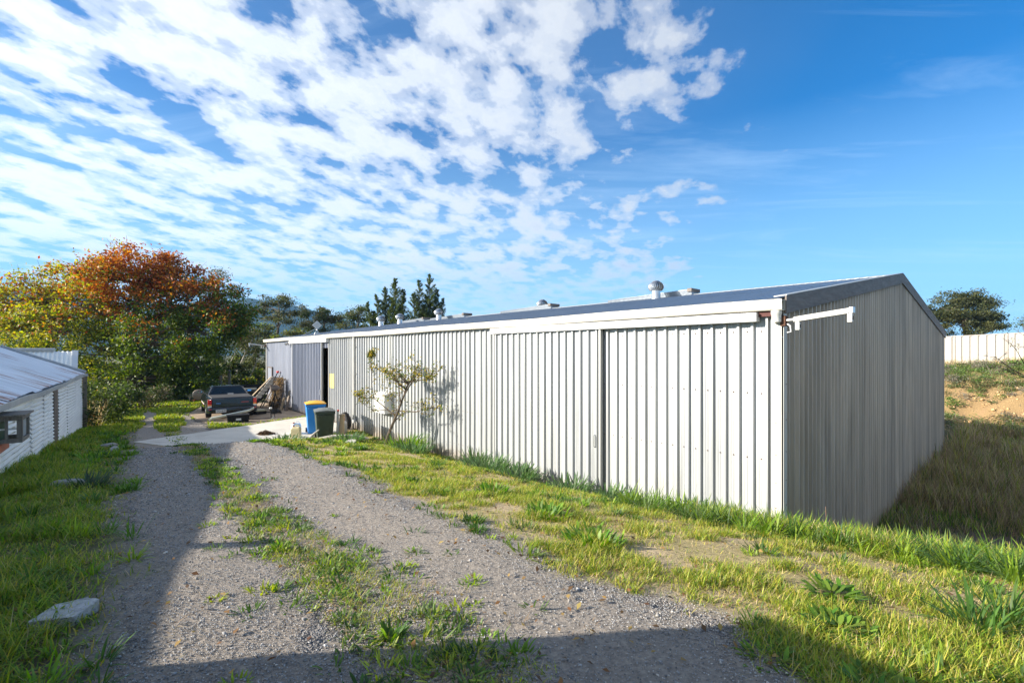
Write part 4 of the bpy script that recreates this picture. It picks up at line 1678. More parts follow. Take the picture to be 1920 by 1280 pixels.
def leaf_cloud(cl, P, size, C, up=.35, slim=.55):
    n = len(P)
    nr = rng.normal(0, 1, (n, 3))
    nr[:, 2] += up
    nr /= np.linalg.norm(nr, axis=1)[:, None]
    a = rng.normal(0, 1, (n, 3))
    t = np.cross(nr, a)
    t /= np.linalg.norm(t, axis=1)[:, None] + 1e-9
    b = np.cross(nr, t)
    s = (size * rng.uniform(.6, 1.35, n))[:, None]
    bend = nr * s * .18
    V = np.stack([P - t * s, P + b * s * slim + bend, P + t * s, P - b * s * slim + bend], 1).reshape(-1, 3)
    F = np.arange(4 * n).reshape(-1, 4)
    cl.add(V.astype(np.float32), F, np.repeat(C, 4, 0))


def grow(name, label, cat, base, trunk, ells, leaf, colfn, bark, r0=.2, per=160, limb=.07, group=None, clump=(.75, .75, .5), slim=.55, twigs=0, up=.35, parts=('trunk', 'crown')):
    """trunk: polyline rel. to base. ells: (centre, radii, clumps). Leaves sit in clumps at the ends of branches."""
    t = empty(name, label, cat, base, 0, group)
    mb = MB()
    tp = [Vector(p) for p in trunk]
    mb.tube(tp, [r0 * (1 - .62 * i / (len(tp) - 1)) * (1.25 if i == 0 else 1) for i in range(len(tp))], 9)
    cl = Cloud()
    for (c, rad, n) in ells:
        c = Vector(c)
        j = min(range(1, len(tp)), key=lambda q: (tp[q] - c).length + (6 if tp[q].z > c.z + .3 else 0))
        a = tp[j]
        mid = a.lerp(c, .55) + Vector((0, 0, .12 * (c - a).length))
        mb.tube([a, a.lerp(mid, .5) + Vector((random.uniform(-.1, .1), random.uniform(-.1, .1), .05)), mid, c], [limb, limb * .8, limb * .6, limb * .3], 6)
        for k in range(n):
            v = rng.normal(0, 1, 3)
            v /= np.linalg.norm(v)
            rr = rng.uniform(.3, 1.25) ** .5
            p = np.array(c) + v * np.array(rad) * rr
            hub = mid.lerp(c, random.random())
            pv = Vector(p)
            q = hub.lerp(pv, .5) + Vector((random.uniform(-.15, .15), random.uniform(-.15, .15), random.uniform(0, .25)))
            if k % 2 == 0 or twigs:
                mb.tube([hub, q, pv], [limb * .32, limb * .2, limb * .07], 4, cap=False)
            if twigs and v[2] > .1:
                for _ in range(twigs):
                    e = pv + Vector((v[0] * .5 + random.uniform(-.5, .5), v[1] * .5 + random.uniform(-.5, .5), random.uniform(.25, .9)))
                    mb.tube([pv, e], [.014, .006], 3, cap=False)
            m = int(per * rng.uniform(.55, 1.35))
            P = p + rng.normal(0, 1, (m, 3)) * np.array(clump) * rng.uniform(.35, .62)
            leaf_cloud(cl, P, leaf, colfn(P, np.array(c), np.array(rad), rng.uniform(0, 1)), up, slim)
    mb.build(parts[0], bark, t, smooth=True)
    cl.build(parts[1], M['leaf'], t)
    return t


def tone(cols, wts=None, var=.25):
    cols = np.array(cols)

    def f(P, c, rad, u):
        n = len(P)
        w = np.ones(len(cols)) if wts is None else np.array(wts, float)
        k = rng.choice(len(cols), p=w / w.sum())
        idx = np.where(rng.uniform(0, 1, n) < .6, k, rng.choice(len(cols), n, p=w / w.sum()))
        return cols[idx] * rng.uniform(1 - var, 1 + var, (n, 1)) * (.8 + .4 * u)
    return f


def autumn(P, c, rad, u):
    n = len(P)
    h = (P[:, 2] - 4.4) / 4.0                              # outer and upper leaves turn first
    west = (-P[:, 0] + 1.0) / 9.0
    red = np.clip(h + .12 * np.clip(west, 0, 1) - .38 * np.clip(-west, 0, 1) + (u - .5) * 1.2 + .02, 0, 1)
    g = np.array([(.05, .085, .013), (.095, .15, .02), (.18, .22, .028)])[rng.integers(0, 3, n)]
    o = np.array([(.44, .14, .03), (.40, .13, .03), (.30, .075, .03), (.50, .23, .04)])[rng.integers(0, 4, n)]
    y = np.array([(.48, .42, .05), (.33, .37, .04)])[rng.integers(0, 2, n)]
    r = rng.uniform(0, 1, n)
    base = np.where((r < red * 1.15)[:, None], o, g)
    base = np.where((rng.uniform(0, 1, n) < np.clip(west * 1.5, 0, .62))[:, None], y, base)
    return base * rng.uniform(.75, 1.25, (n, 1))


# the autumn tree at the end of the drive
b = spot(243, 29.5)
Yk = 29.5 / 876


def E(px, py, rx, ry, n, dy=0.0, Y=29.5, b_=None):
    """Crown lobe centred on (px, py) of the photograph at depth Y+dy, radii in pixels."""
    bb = b if b_ is None else b_
    k = (Y + dy) / 876
    return ((px - 960) * k - bb.x, Y + dy - bb.y, EYE - (py - 661) * k - bb.z), (rx * k, rx * k * .8, ry * k), n


grow('autumn_tree', 'large spreading tree turning orange and red over green at the end of the drive', 'tree', b,
     [(0, 0, -.2), (.05, 0, 1.2), (-.1, .05, 2.4), (.1, 0, 3.6), (.25, 0, 4.9), (.4, .1, 6.2), (.5, 0, 7.4)],
     [E(262, 505, 62, 38, 30, 0), E(320, 520, 40, 38, 16, .5), E(205, 525, 60, 42, 24, -1), E(140, 545, 60, 45, 26, 1), E(60, 570, 60, 45, 22, .4), E(5, 580, 45, 45, 12, 0),
      E(250, 580, 90, 50, 34, 1.5), E(360, 565, 66, 46, 28, -.5), E(425, 585, 42, 45, 20, .6), E(395, 625, 55, 40, 20, -1), E(440, 600, 26, 34, 9, 0),
      E(120, 620, 80, 42, 26, -.5), E(35, 630, 70, 42, 22, .5), E(300, 650, 90, 50, 30, -1.0), E(195, 665, 80, 40, 22, 0), E(370, 680, 60, 44, 18, .2), E(270, 710, 90, 40, 24, 0)],
     .088, autumn, M['bark'], .34, 205, .11, twigs=1)


def bush(name, label, cat, px, Y, w, h, cols, wts=None, leaf=.07, n=26, per=150, bark='bark', group=None, depth=.8, up=.3, slim=.5, clump=.4):
    bb = spot(px, Y)
    k = 1.0
    el = [((0, 0, h * .50), (w * .42, w * .42 * depth, h * .36), n // 2),
          ((-w * .28, 0, h * .36), (w * .26, w * .3 * depth, h * .30), n // 5),
          ((w * .28, 0, h * .38), (w * .26, w * .3 * depth, h * .30), n // 5),
          ((0, -w * .2 * depth, h * .22), (w * .42, w * .25 * depth, h * .2), n // 6)]
    return grow(name, label, cat, bb, [(0, 0, -.1), (.03, 0, h * .25), (-.03, .02, h * .6)], el, leaf, tone(cols, wts), M[bark], .05 * h ** .5, per, .03, group, (clump, clump, clump * .8), slim, up=up, parts=('stem', 'foliage'))


OLIVE = [(.075, .085, .028), (.10, .11, .035), (.05, .06, .022), (.13, .12, .05)]
DARKG = [(.035, .06, .016), (.05, .08, .02), (.075, .10, .022)]
MIDG = [(.07, .11, .02), (.10, .15, .025), (.15, .18, .03)]
YELG = [(.25, .31, .035), (.38, .38, .05), (.14, .20, .025)]
GOLD = [(.30, .22, .04), (.36, .27, .05), (.12, .15, .03)]
TWIGGY = [(.16, .13, .08), (.10, .10, .04), (.21, .18, .11)]

bush('shrub', 'rounded shrub with pale upright tips beside the end of the old tin shed', 'shrub', 197, 18.4, 2.5, 2.1, DARKG + MIDG, None, .055, 34, 170)
bush('shrub', 'dark shrub with orange flowers climbing the tin shed end post', 'shrub', 138, 16.6, 1.3, 1.9, DARKG + [(.5, .18, .02)], [5, 5, 5, .5], .05, 22, 130)
bush('shrub', 'pale twiggy shrub under the autumn tree beside the dark shrubs', 'shrub', 268, 24.5, 2.6, 1.5, TWIGGY + DARKG, None, .06, 24, 120)
bush('shrub', 'low green shrub behind the drum trailer under the tree', 'shrub', 338, 31.5, 4.6, 2.5, DARKG + DARKG + MIDG, None, .09, 34, 150)
bush('shrub', 'dark dense shrub directly behind the car cabin', 'shrub', 420, 35, 4.4, 3.1, DARKG + OLIVE, None, .10, 34, 150)
bush('shrub', 'twiggy olive shrub left of the drum trailer', 'shrub', 292, 32.5, 3.6, 2.2, TWIGGY + OLIVE, None, .09, 26, 130)
bush('shrub', 'golden leaved shrub between the car and the far shed corner', 'shrub', 487, 36, 2.6, 2.5, GOLD + YELG, None, .09, 26, 140)
bush('shrub', 'tall olive shrub with bare pale stems above the car roof', 'shrub', 455, 40, 4.6, 4.6, OLIVE + MIDG, None, .11, 40, 150, 'bark_pale')
bush('shrub', 'broad olive shrub filling the gap left of the far shed corner', 'shrub', 505, 43, 5.5, 4.8, OLIVE, None, .12, 40, 150, 'bark_pale')
bush('shrub', 'big dark green shrub behind the trunk of the autumn tree', 'shrub', 330, 40, 7.5, 4.6, DARKG + MIDG, None, .13, 50, 150)
bush('leafy_tree', 'sunlit yellow green tree behind the hut and the tin shed roof', 'tree', 60, 34, 9.0, 5.0, YELG + MIDG, None, .13, 60, 160)
bush('shrub', 'yellow green thicket right of the hut roof', 'shrub', 170, 36, 5.0, 3.6, YELG + DARKG, None, .12, 36, 150)

# leaning pale gum trunks
bb = spot(452, 38)
t = grow('gum_tree', 'thin gum tree with several leaning white trunks left of the shed', 'tree', bb,
         [(-1.2, 0, 0), (-.5, 0, 1.6), (.3, 0, 3.4), (.9, 0, 4.6)],
         [((.9, 0, 4.4), (1.6, 1.2, .9), 14), ((1.9, 0, 3.3), (1.0, 1.0, .8), 8), ((-.4, .3, 3.9), (1.1, 1, .8), 8)], .10, tone(OLIVE), M['bark_pale'], .09, 110, .05, slim=.3)
mb = MB()
mb.tube([(-.2, .2, 0), (.7, .2, 1.8), (1.5, .2, 3.6)], [.07, .06, .03], 7)
mb.tube([(-1.4, .3, 0), (-1.6, .3, 1.7), (-.6, .3, 3.6)], [.06, .05, .03], 7)
mb.build('side_trunk', M['bark_pale'], t, smooth=True)


def gum(label, px, Y, lobes, cols=OLIVE, leaf=.16, r0=.26, per=120, name='gum_tree', fork=None, group='gum trees beyond the shed'):
    bb = spot(px, Y)
    top = max(EYE - (l[1] - 661) * Y / 876 - bb.z for l in lobes)
    tr = [(0, 0, -.2), (.2, 0, top * .25), (-.15, 0, top * .45), (.1, 0, top * .65), (.2, .1, top * .85)]
    el = [E(l[0], l[1], l[2], l[3], l[4], random.uniform(-1, 1), Y, bb) for l in lobes]
    return grow(name, label, 'tree', bb, tr, el, leaf, tone(cols, None, .3), M['bark'], r0, per, .09, group, (.8, .8, .42), .34)


gum('tall open gum tree standing against the blue hill', 520, 62, [(520, 562, 30, 13, 14), (498, 578, 20, 10, 8), (545, 583, 18, 10, 8), (510, 590, 22, 9, 6), (535, 600, 16, 8, 4)], r0=.28, per=110)
gum('wide dark gum tree behind the roof antenna', 605, 66, [(590, 585, 30, 14, 14), (622, 592, 26, 13, 12), (600, 608, 44, 14, 16), (575, 612, 26, 14, 8)], cols=DARKG + OLIVE)
gum('ragged gum tree left of the conifers', 668, 62, [(672, 585, 16, 12, 8), (660, 600, 20, 12, 9), (685, 608, 18, 12, 7), (650, 615, 22, 10, 7)], cols=OLIVE + DARKG)
gum('slender gum tip rising behind the right side of the autumn tree', 405, 46, [(408, 515, 12, 12, 7), (398, 535, 12, 12, 6), (440, 545, 14, 12, 6), (385, 550, 20, 14, 8)], cols=OLIVE, leaf=.10, r0=.12, per=90)
gum('low sunlit gum tree under the tall open gum', 480, 54, [(475, 630, 24, 22, 14), (500, 625, 22, 20, 10), (540, 632, 26, 14, 12), (460, 610, 14, 14, 6)], cols=OLIVE + YELG[:1], r0=.16)
gum('round dark spreading tree behind the cream fence', 1810, 58, [(1800, 560, 34, 15, 16), (1835, 568, 26, 16, 14), (1780, 582, 36, 18, 18), (1825, 592, 40, 18, 20), (1865, 605, 24, 14, 12), (1800, 612, 50, 16, 24), (1755, 600, 28, 20, 16), (1815, 578, 40, 26, 26), (1850, 585, 26, 16, 12)],
    cols=[(.05, .065, .022), (.08, .09, .03), (.11, .115, .04)], leaf=.15, r0=.4, per=150, name='spreading_tree', group=None)
gum('small leafy tree at the right end of the fence', 1935, 40, [(1935, 598, 14, 10, 6), (1925, 612, 12, 8, 4)], cols=DARKG + MIDG, leaf=.09, r0=.08, per=80, name='small_tree', group=None)


def conifer(label, px, Y, tops, cols, name='conifer'):
    bb = spot(px, Y)
    t = empty(name, label, 'tree', bb, 0, 'conifers behind the shed roof')
    mb = MB()
    cl = Cloud()
    k = Y / 876
    for (tx, ty, wpx) in tops:
        top = Vector(((tx - 960) * k - bb.x, random.uniform(-.6, .6), EYE - (ty - 661) * k - bb.z))
        foot = Vector((top.x * .25, 0, 0))
        mid = Vector((top.x * .8, top.y * .6, top.z * .45))
        mb.tube([foot, mid, top], [.14, .08, .012], 6)
        H = top.z
        nb = int(H * 12)
        for i in range(nb):
            f = 1 - (i / nb) ** 1.15 * .97
            zz = H * (1 - (1 - f) * .95)
            zz = H * f
            ax = foot.lerp(mid, f / .45) if f < .45 else mid.lerp(top, (f - .45) / .55)
            ln = wpx * 1.25 * k * (1.02 - f) ** .9 * random.uniform(.5, 1.15) + .08
            a = random.uniform(0, 6.28)
            tip = ax + Vector((math.cos(a) * ln, math.sin(a) * ln, ln * random.uniform(.5, 1.1)))
            mb.tube([ax, ax.lerp(tip, .5) - Vector((0, 0, .06)), tip], [.02, .012, .004], 3, cap=False)
            m = int(26 + ln * 75)
            u = rng.uniform(0, 1, m) ** .7
            P = np.array(ax)[None] * (1 - u[:, None]) + np.array(tip)[None] * u[:, None] + rng.normal(0, .045 + .055 * ln, (m, 3)) * (1.1 - .6 * u[:, None])
            c = np.array(cols)[rng.integers(0, len(cols), m)] * rng.uniform(.65, 1.3, (m, 1))
            leaf_cloud(cl, P, .075, c, .6, .35)
    mb.build('trunk', M['bark'], t, smooth=True)
    cl.build('crown', M['leaf'], t)
    return t


CON = [(.05, .085, .022), (.085, .12, .025), (.13, .155, .03)]
conifer('left one of two feathery conifers behind the shed roof', 738, 50, [(742, 524, 46), (721, 540, 36), (708, 556, 34), (690, 568, 26), (757, 545, 40), (700, 585, 34), (735, 560, 52), (750, 580, 44)], CON)
conifer('right one of two feathery conifers behind the shed roof', 798, 52, [(805, 516, 44), (785, 526, 36), (818, 542, 34), (776, 552, 36), (830, 560, 24), (800, 556, 54), (815, 575, 40)], CON)


# ------------------------------------------------------------------ young tree by the wall and the bare shrub on the bank
def twig_tree(name, label, cat, base, stems, leafcols, bark, leafn, leaf, r=.03, parts=('trunk', 'foliage')):
    t = empty(name, label, cat, base)
    mb = MB()
    cl = Cloud()

    def branch(pts, r0, depth, spread, lf):
        pts = [Vector(p) for p in pts]
        mb.tube(pts, [r0 * (1 - .75 * i / (len(pts) - 1)) for i in range(len(pts))], 6 if depth == 0 else 4, cap=False)
        if depth < 2:
            n = 10 if depth == 0 else 6
            for _ in range(n):
                f = random.uniform(.3, 1.0)
                i = min(int(f * (len(pts) - 1)), len(pts) - 2)
                a = pts[i].lerp(pts[i + 1], f * (len(pts) - 1) - i)
                dr = (pts[i + 1] - pts[i]).normalized()
                v = dr * .5 + Vector((random.uniform(-1, 1), random.uniform(-1, 1), random.uniform(-.35, .75)))
                ln = spread * random.uniform(.4, 1.0)
                v = v.normalized() * ln
                branch([a, a + v * .5 + Vector((0, 0, random.uniform(-.04, .04))), a + v], r0 * .4, depth + 1, spread * .5, lf)
        m = int(lf * (.4 if depth == 0 else .55) * random.uniform(.3, 1.5))
        if m:
            u = rng.uniform(.15, 1.0, m)
            a, c = np.array(pts[-2]), np.array(pts[-1])
            P = a + (c - a) * u[:, None] + rng.normal(0, .045, (m, 3))
            col = np.array(leafcols)[rng.integers(0, len(leafcols), m)] * rng.uniform(.7, 1.2, (m, 1))
            leaf_cloud(cl, P, leaf, col, .2, .5)
    for pts, r0, sp, lf in stems:
        branch(pts, r0, 0, sp, lf)
    mb.build(parts[0], bark, t, smooth=True)
    cl.build(parts[1], M['leaf'], t)
    return t


TX, TY = to_xy(9.75, 1.15)
TB = Vector((TX, TY, gz1(TX, TY)))
tk = TY / 876


def tp(px, py, dy=0.0):
    k = (TY + dy) / 876
    return ((px - 960) * k - TX, dy, EYE - (py - 661) * k - TB.z)


LV = [(.08, .13, .025), (.13, .20, .03), (.46, .36, .04), (.36, .27, .05), (.24, .19, .07)]
twig_tree('young_tree', 'leaning young tree with sparse yellowing leaves against the long shed wall', 'tree', TB, [
    ([tp(722, 836), tp(732, 805), tp(745, 775, -.1), tp(757, 742, -.2), tp(766, 715, -.2)], .052, .62, 7),
    ([tp(757, 742, -.2), tp(775, 712, -.3), tp(790, 692, -.4)], .022, .5, 10),
    ([tp(760, 730, -.2), tp(742, 712, .1), tp(730, 700, .2)], .02, .5, 10),
    ([tp(766, 715, -.2), tp(798, 712, -.5), tp(812, 700, -.6)], .018, .42, 9),
    ([tp(748, 770, -.1), tp(780, 772, -.5), tp(812, 762, -.7)], .022, .42, 7),
    ([tp(742, 780, 0), tp(725, 768, .2), tp(700, 770, .3), tp(672, 750, .4)], .016, .2, 3),
    ([tp(740, 778, 0), tp(720, 762, .1), tp(700, 745, .2), tp(697, 715, .25), tp(695, 672, .3)], .018, .16, 5),
    ([tp(740, 785, 0), tp(738, 755, .1), tp(727, 738, .2)], .015, .35, 4),
    ([tp(700, 745, .2), tp(680, 748, .3), tp(668, 738, .35)], .01, .22, 8),
    ([tp(695, 690, .3), tp(694, 668, .3), tp(697, 664, .3)], .008, .14, 12)], LV, M['bark'], 8, .034)

bb = spot(1990, 14.0)
bk = 14.0 / 876


def rp(px, py, dy=0.0):
    k = (14 + dy) / 876
    return ((px - 960) * k - bb.x, dy, EYE - (py - 661) * k - bb.z)


twig_tree('bare_shrub', 'bare twiggy shrub with a few leaves reaching in from the right edge', 'shrub', bb, [
    ([(0, 0, 0), rp(1975, 740), rp(1935, 712, .2), rp(1895, 690, .3), rp(1865, 668, .3)], .022, .45, 1),
    ([rp(1960, 730), rp(1925, 690, .2), rp(1905, 655, .3), rp(1890, 640, .3)], .016, .4, 1.4),
    ([rp(1975, 740), rp(1940, 690, -.3), rp(1925, 640, -.3), rp(1915, 600, -.3)], .016, .4, 1.4),
    ([rp(1935, 712, .2), rp(1900, 700, 0), rp(1872, 688, 0)], .012, .3, 1)], [(.12, .16, .04), (.28, .24, .06), (.09, .12, .03)], M['bark'], 4, .035, parts=('stem', 'foliage'))


# ------------------------------------------------------------------ distant hills
def build_hills():
    az = np.radians(np.linspace(-75, 75, 300))
    rr = np.array([900, 1150, 1400, 1700, 2000, 2300, 2600])
    prof = np.array([0, .25, .55, .85, 1.0, .8, .4])
    px = 960 + 876 * np.tan(az)
    crest = np.interp(px, [-1400, -300, 0, 120, 300, 430, 470, 520, 600, 690, 745, 800, 1500, 1880, 1915, 2300], [70, 122, 128, 118, 96, 104, 108, 101, 80, 52, 20, 4, 0, 2, 40, 70])
    A, Rr = np.meshgrid(az, rr)
    X = np.sin(A) * Rr
    Y = np.cos(A) * Rr
    H = crest[None, :] / 876 * np.cos(az)[None, :] * 2000 * prof[:, None]
    H = H * (.9 + .25 * fbm(X, Y, .004, 7)) + (fbm(X, Y, .02, 9) - .5) * 22 * (crest[None, :] > 6)
    Z = H - 14
    V = np.stack([X, Y, Z], -1).reshape(-1, 3)
    ny, nx = X.shape
    i = np.arange(nx * ny).reshape(ny, nx)
    F = np.stack([i[:-1, :-1], i[:-1, 1:], i[1:, 1:], i[1:, :-1]], -1).reshape(-1, 4)
    o = mesh_np('hills', V, F[:, ::-1], simple('forested_hill', (.035, .055, .03), .95, 0, .35, .02, spec=.1), smooth=True)
    tag(o, kind='structure')


build_hills()


# ------------------------------------------------------------------ the parked utility car
def build_car():
    th = R(36.6)
    t = empty('utility_car', 'dark grey two door utility car parked with its tailgate towards the camera', 'car', (-11.72, 19.62, .03), th)
    t.scale = (1, 1, .92)
    # local: x right, y forward, z up; tailgate at y = 0
    paint, ntp, bp = new_mat('dark_car_paint')
    bp.inputs['Base Color'].default_value = (.012, .014, .018, 1)
    bp.inputs['Metallic'].default_value = .35
    bp.inputs['Roughness'].default_value = .2
    bp.inputs['Coat Weight'].default_value = .6
    trim = simple('car_trim', (.02, .02, .02), .6)
    st = [(0.02, .84, .36, .93), (.10, .895, .33, .955), (.62, .915, .33, .955), (.70, .917, .52, .955), (.86, .918, .66, .955), (1.10, .92, .70, .955), (1.34, .92, .66, .955), (1.50, .92, .52, .955), (1.58, .92, .30, .955),
          (2.6, .925, .28, .95), (3.35, .92, .28, .945), (3.43, .915, .52, .942), (3.57, .915, .66, .94), (3.8, .91, .70, .93), (4.03, .905, .66, .92), (4.17, .90, .52, .91), (4.25, .89, .33, .905), (4.70, .84, .36, .83), (4.78, .78, .40, .76)]
    rings = []
    for (y, w, zb, zt) in st:
        half = [(w * .93, zb), (w, zb + .08), (w, .62 if zb < .55 else zb + .1), (w * .985, .80 if zt > .85 else zt - .06), (w * .93, zt - .03), (w * .84, zt)]
        ring = [(x, y, z) for x, z in half] + [(-x, y, z) for x, z in reversed(half)]
        rings.append(ring)
    mb = MB()
    mb.loft(rings)
    mb.build('body', paint, t, smooth=True)
    # cabin
    b0, b1, r0, r1, wb, wr, zb, zt = 1.76, 3.66, 2.2, 3.0, .80, .61, .94, 1.36
    mb = MB()
    lo = [(-wb, b0, zb), (wb, b0, zb), (wb, b1, zb), (-wb, b1, zb)]
    hi = [(-wr, r0, zt - .03), (wr, r0, zt - .03), (wr, r1, zt - .03), (-wr, r1, zt - .03)]
    mb.hexa(lo, hi)
    hi2 = [(-wr + .08, r0 + .08, zt + .012), (wr - .08, r0 + .08, zt + .012), (wr - .08, r1 - .1, zt + .012), (-wr + .08, r1 - .1, zt + .012)]
    mb.hexa([(p[0], p[1], p[2] + .001) for p in hi], hi2)
    mb.build('cabin', paint, t, bevel=.05, seg=4)

    def pane(name, q, f, off, mats):
        a, b_, c, d = [Vector(p) for p in q]
        ce = (a + b_ + c + d) / 4
        q2 = [ce + (p - ce) * f for p in (a, b_, c, d)]
        n = (b_ - a).cross(d - a).normalized() * off
        if n.dot(ce - Vector((0, 2.6, 1.0))) < 0:
            n = -n
        m_ = MB()
        m_.add([p + n for p in q2], [(0, 1, 2, 3)])
        m_.add([p + n * 1.6 for p in [ce + (p - ce) * (f - .05) for p in (a, b_, c, d)]], [(0, 1, 2, 3)], 1)
        return m_.build(name, mats, t)
    gl = M['glass']
    pane('rear_window', (lo[0], lo[1], hi[1], hi[0]), .93, .006, [trim, gl])
    pane('windscreen', (lo[2], lo[3], hi[3], hi[2]), .93, .006, [trim, gl])
    pane('side_window', (lo[1], lo[2], hi[2], hi[1]), .88, .006, [trim, gl])
    pane('side_window', (lo[3], lo[0], hi[0], hi[3]), .88, .006, [trim, gl])
    # paper on the shelf and steering wheel seen through the rear window
    mb = MB()
    mb.box(-.02, .20, 1.80, 1.82, .985, 1.03, 0, Matrix.Translation((0, -.028, 0)))
    mb.build('window_sticker', M['white'], t)
    # load bed cover
    mb = MB()
    mb.hexa([(-.76, .08, .95), (.76, .08, .95), (.77, 1.74, .945), (-.77, 1.74, .945)], [(-.74, .10, .985), (.74, .10, .985), (.75, 1.72, .99), (-.75, 1.72, .99)])
    for k in range(9):
        mb.box(-.70 + k * .175, -.68 + k * .175, .055, .08, .90, .95, 0)
    mb.build('bed_cover', simple('vinyl_cover', (.05, .045, .04), .6, 0, .25, 4, .3, 12), t, bevel=.012)
    # tailgate
    mb = MB()
    mb.hexa([(-.74, -.02, .56), (.74, -.02, .56), (.74, .05, .56), (-.74, .05, .56)], [(-.73, .0, .92), (.73, .0, .92), (.73, .06, .92), (-.73, .06, .92)])
    tg = mb.build('tailgate', paint, t, bevel=.015, seg=3)
    mb = MB()
    mb.box(.30, .58, -.024, -.012, .735, .765, 0)
    mb.build('badge', simple('red_badge', (.4, .05, .04), .4), tg)
    mb = MB()
    mb.box(-.60, -.44, -.022, -.012, .715, .745, 0)
    mb.build('badge', simple('blue_badge', (.08, .25, .6), .4), tg)
    # rear bumper, lower apron
    mb = MB()
    rr = []
    for x, y in ((-.93, .35), (-.92, .1), (-.84, -.07), (-.4, -.12), (.4, -.12), (.84, -.07), (.92, .1), (.93, .35)):
        rr.append([(x, y, .30), (x * .99, y - .015, .34), (x, y - .015, .50), (x * .985, y + .01, .56), (x * .95, y + .07, .56), (x * .95, y + .07, .30)])
    mb.loft(rr)
    bmp = mb.build('rear_bumper', paint, t, smooth=True)
    mb = MB()
    mb.box(.10, .28, -.142, -.13, .33, .49, 0)
    mb.build('tow_socket', trim, bmp, bevel=.02)
    for sx in (-1, 1):
        mb = MB()
        mb.box(sx * .80 - .05, sx * .80 + .05, -.105, -.075, .47, .50)
        mb.build('reflector', simple('red_reflector', (.5, .01, .01), .3), bmp)
    # number plate
    mb = MB()
    mb.box(-.62, -.25, -.150, -.138, .335, .47)
    pl = mb.build('number_plate', M['white'], t, bevel=.004)
    cu = bpy.data.curves.new('plate_lettering', 'FONT')
    cu.body = 'IXS-410'
    cu.size = .115
    cu.extrude = .001
    cu.align_x = 'CENTER'
    cu.align_y = 'CENTER'
    cu.space_character = .86
    tmp = bpy.data.objects.new('plate_lettering_curve', cu)
    COL.objects.link(tmp)
    tmp_me = bpy.data.meshes.new_from_object(tmp.evaluated_get(bpy.context.evaluated_depsgraph_get()))
    bpy.data.objects.remove(tmp)
    tmp_me.materials.clear()
    tmp_me.materials.append(M['black'])
    to = bpy.data.objects.new('plate_lettering', tmp_me)
    COL.objects.link(to)
    to.parent = pl
    to.location = (-.435, -.1525, .402)
    to.rotation_euler = (R(90), 0, 0)
    # tail lamps
    red = simple('red_lens', (.55, .015, .012), .15)
    amb = simple('amber_lens', (.75, .22, .02), .15)
    clr = simple('clear_lens', (.75, .72, .66), .15)
    for sx in (-1, 1):
        mb = MB()
        for z0, z1, k in ((.70, .90, 0), (.63, .697, 1), (.57, .627, 2)):
            y0 = -.012 + (.90 - z1) * -.02
            xs = sorted((sx * .76, sx * .885))
            lo4 = [(xs[0], y0 - .01, z0), (xs[1], y0 - .01 + .03, z0), (xs[1], .2, z0), (xs[0], .1, z0)] if sx > 0 else [(xs[0], y0 + .02, z0), (xs[1], y0 - .01, z0), (xs[1], .1, z0), (xs[0], .2, z0)]
            o = .012
            hi4 = [(p[0] - sx * o, p[1] + o * .6, z1) for p in lo4]
            mb.hexa(lo4, hi4, k)
        mb.build('tail_light', [red, amb, clr], t, bevel=.006)
    # wheels
    for sx in (-1, 1):
        for y in (1.10, 3.80):
            X = Matrix.Translation((sx * .80, y, .315)) @ Matrix.Rotation(R(90) * sx, 4, 'Y')
            mb = MB()
            mb.lathe([(.20, -.10), (.30, -.10), (.32, -.07), (.32, .07), (.30, .10), (.20, .10), (.2, -.1)], 26, 0, X)
            w = mb.build('wheel', M['rubber'], t, smooth=True)
            mb = MB()
            mb.lathe([(.205, .085), (.19, .06), (.10, .075), (.06, .10), (0, .10)], 20, 0, X)
            mb.build('rim', M['galv'], w, smooth=True)
    # wing mirrors
    for sx in (-1, 1):
        mb = MB()
        mb.box(sx * 1.0 - .10, sx * 1.0 + .10, 3.12, 3.20, .98, 1.09)
        mi = mb.build('mirror', paint, t, bevel=.03, seg=3)
        mb = MB()
        mb.box(sx * 1.0 - .08, sx * 1.0 + .08, 3.112, 3.118, .995, 1.075)
        mb.build('mirror_glass', simple('mirror', (.55, .75, .8), .05, .9, .05), mi)
    # side stripe
    for sx in (-1, 1):
        mb = MB()
        mb.box(sx * .922 - .004, sx * .922 + .004, 1.62, 3.30, .555, .60)
        mb.box(sx * .925 - .004, sx * .925 + .004, 1.62, 3.30, .53, .55, 1)
        mb.build('side_stripe', [M['white'], red], t)


build_car()


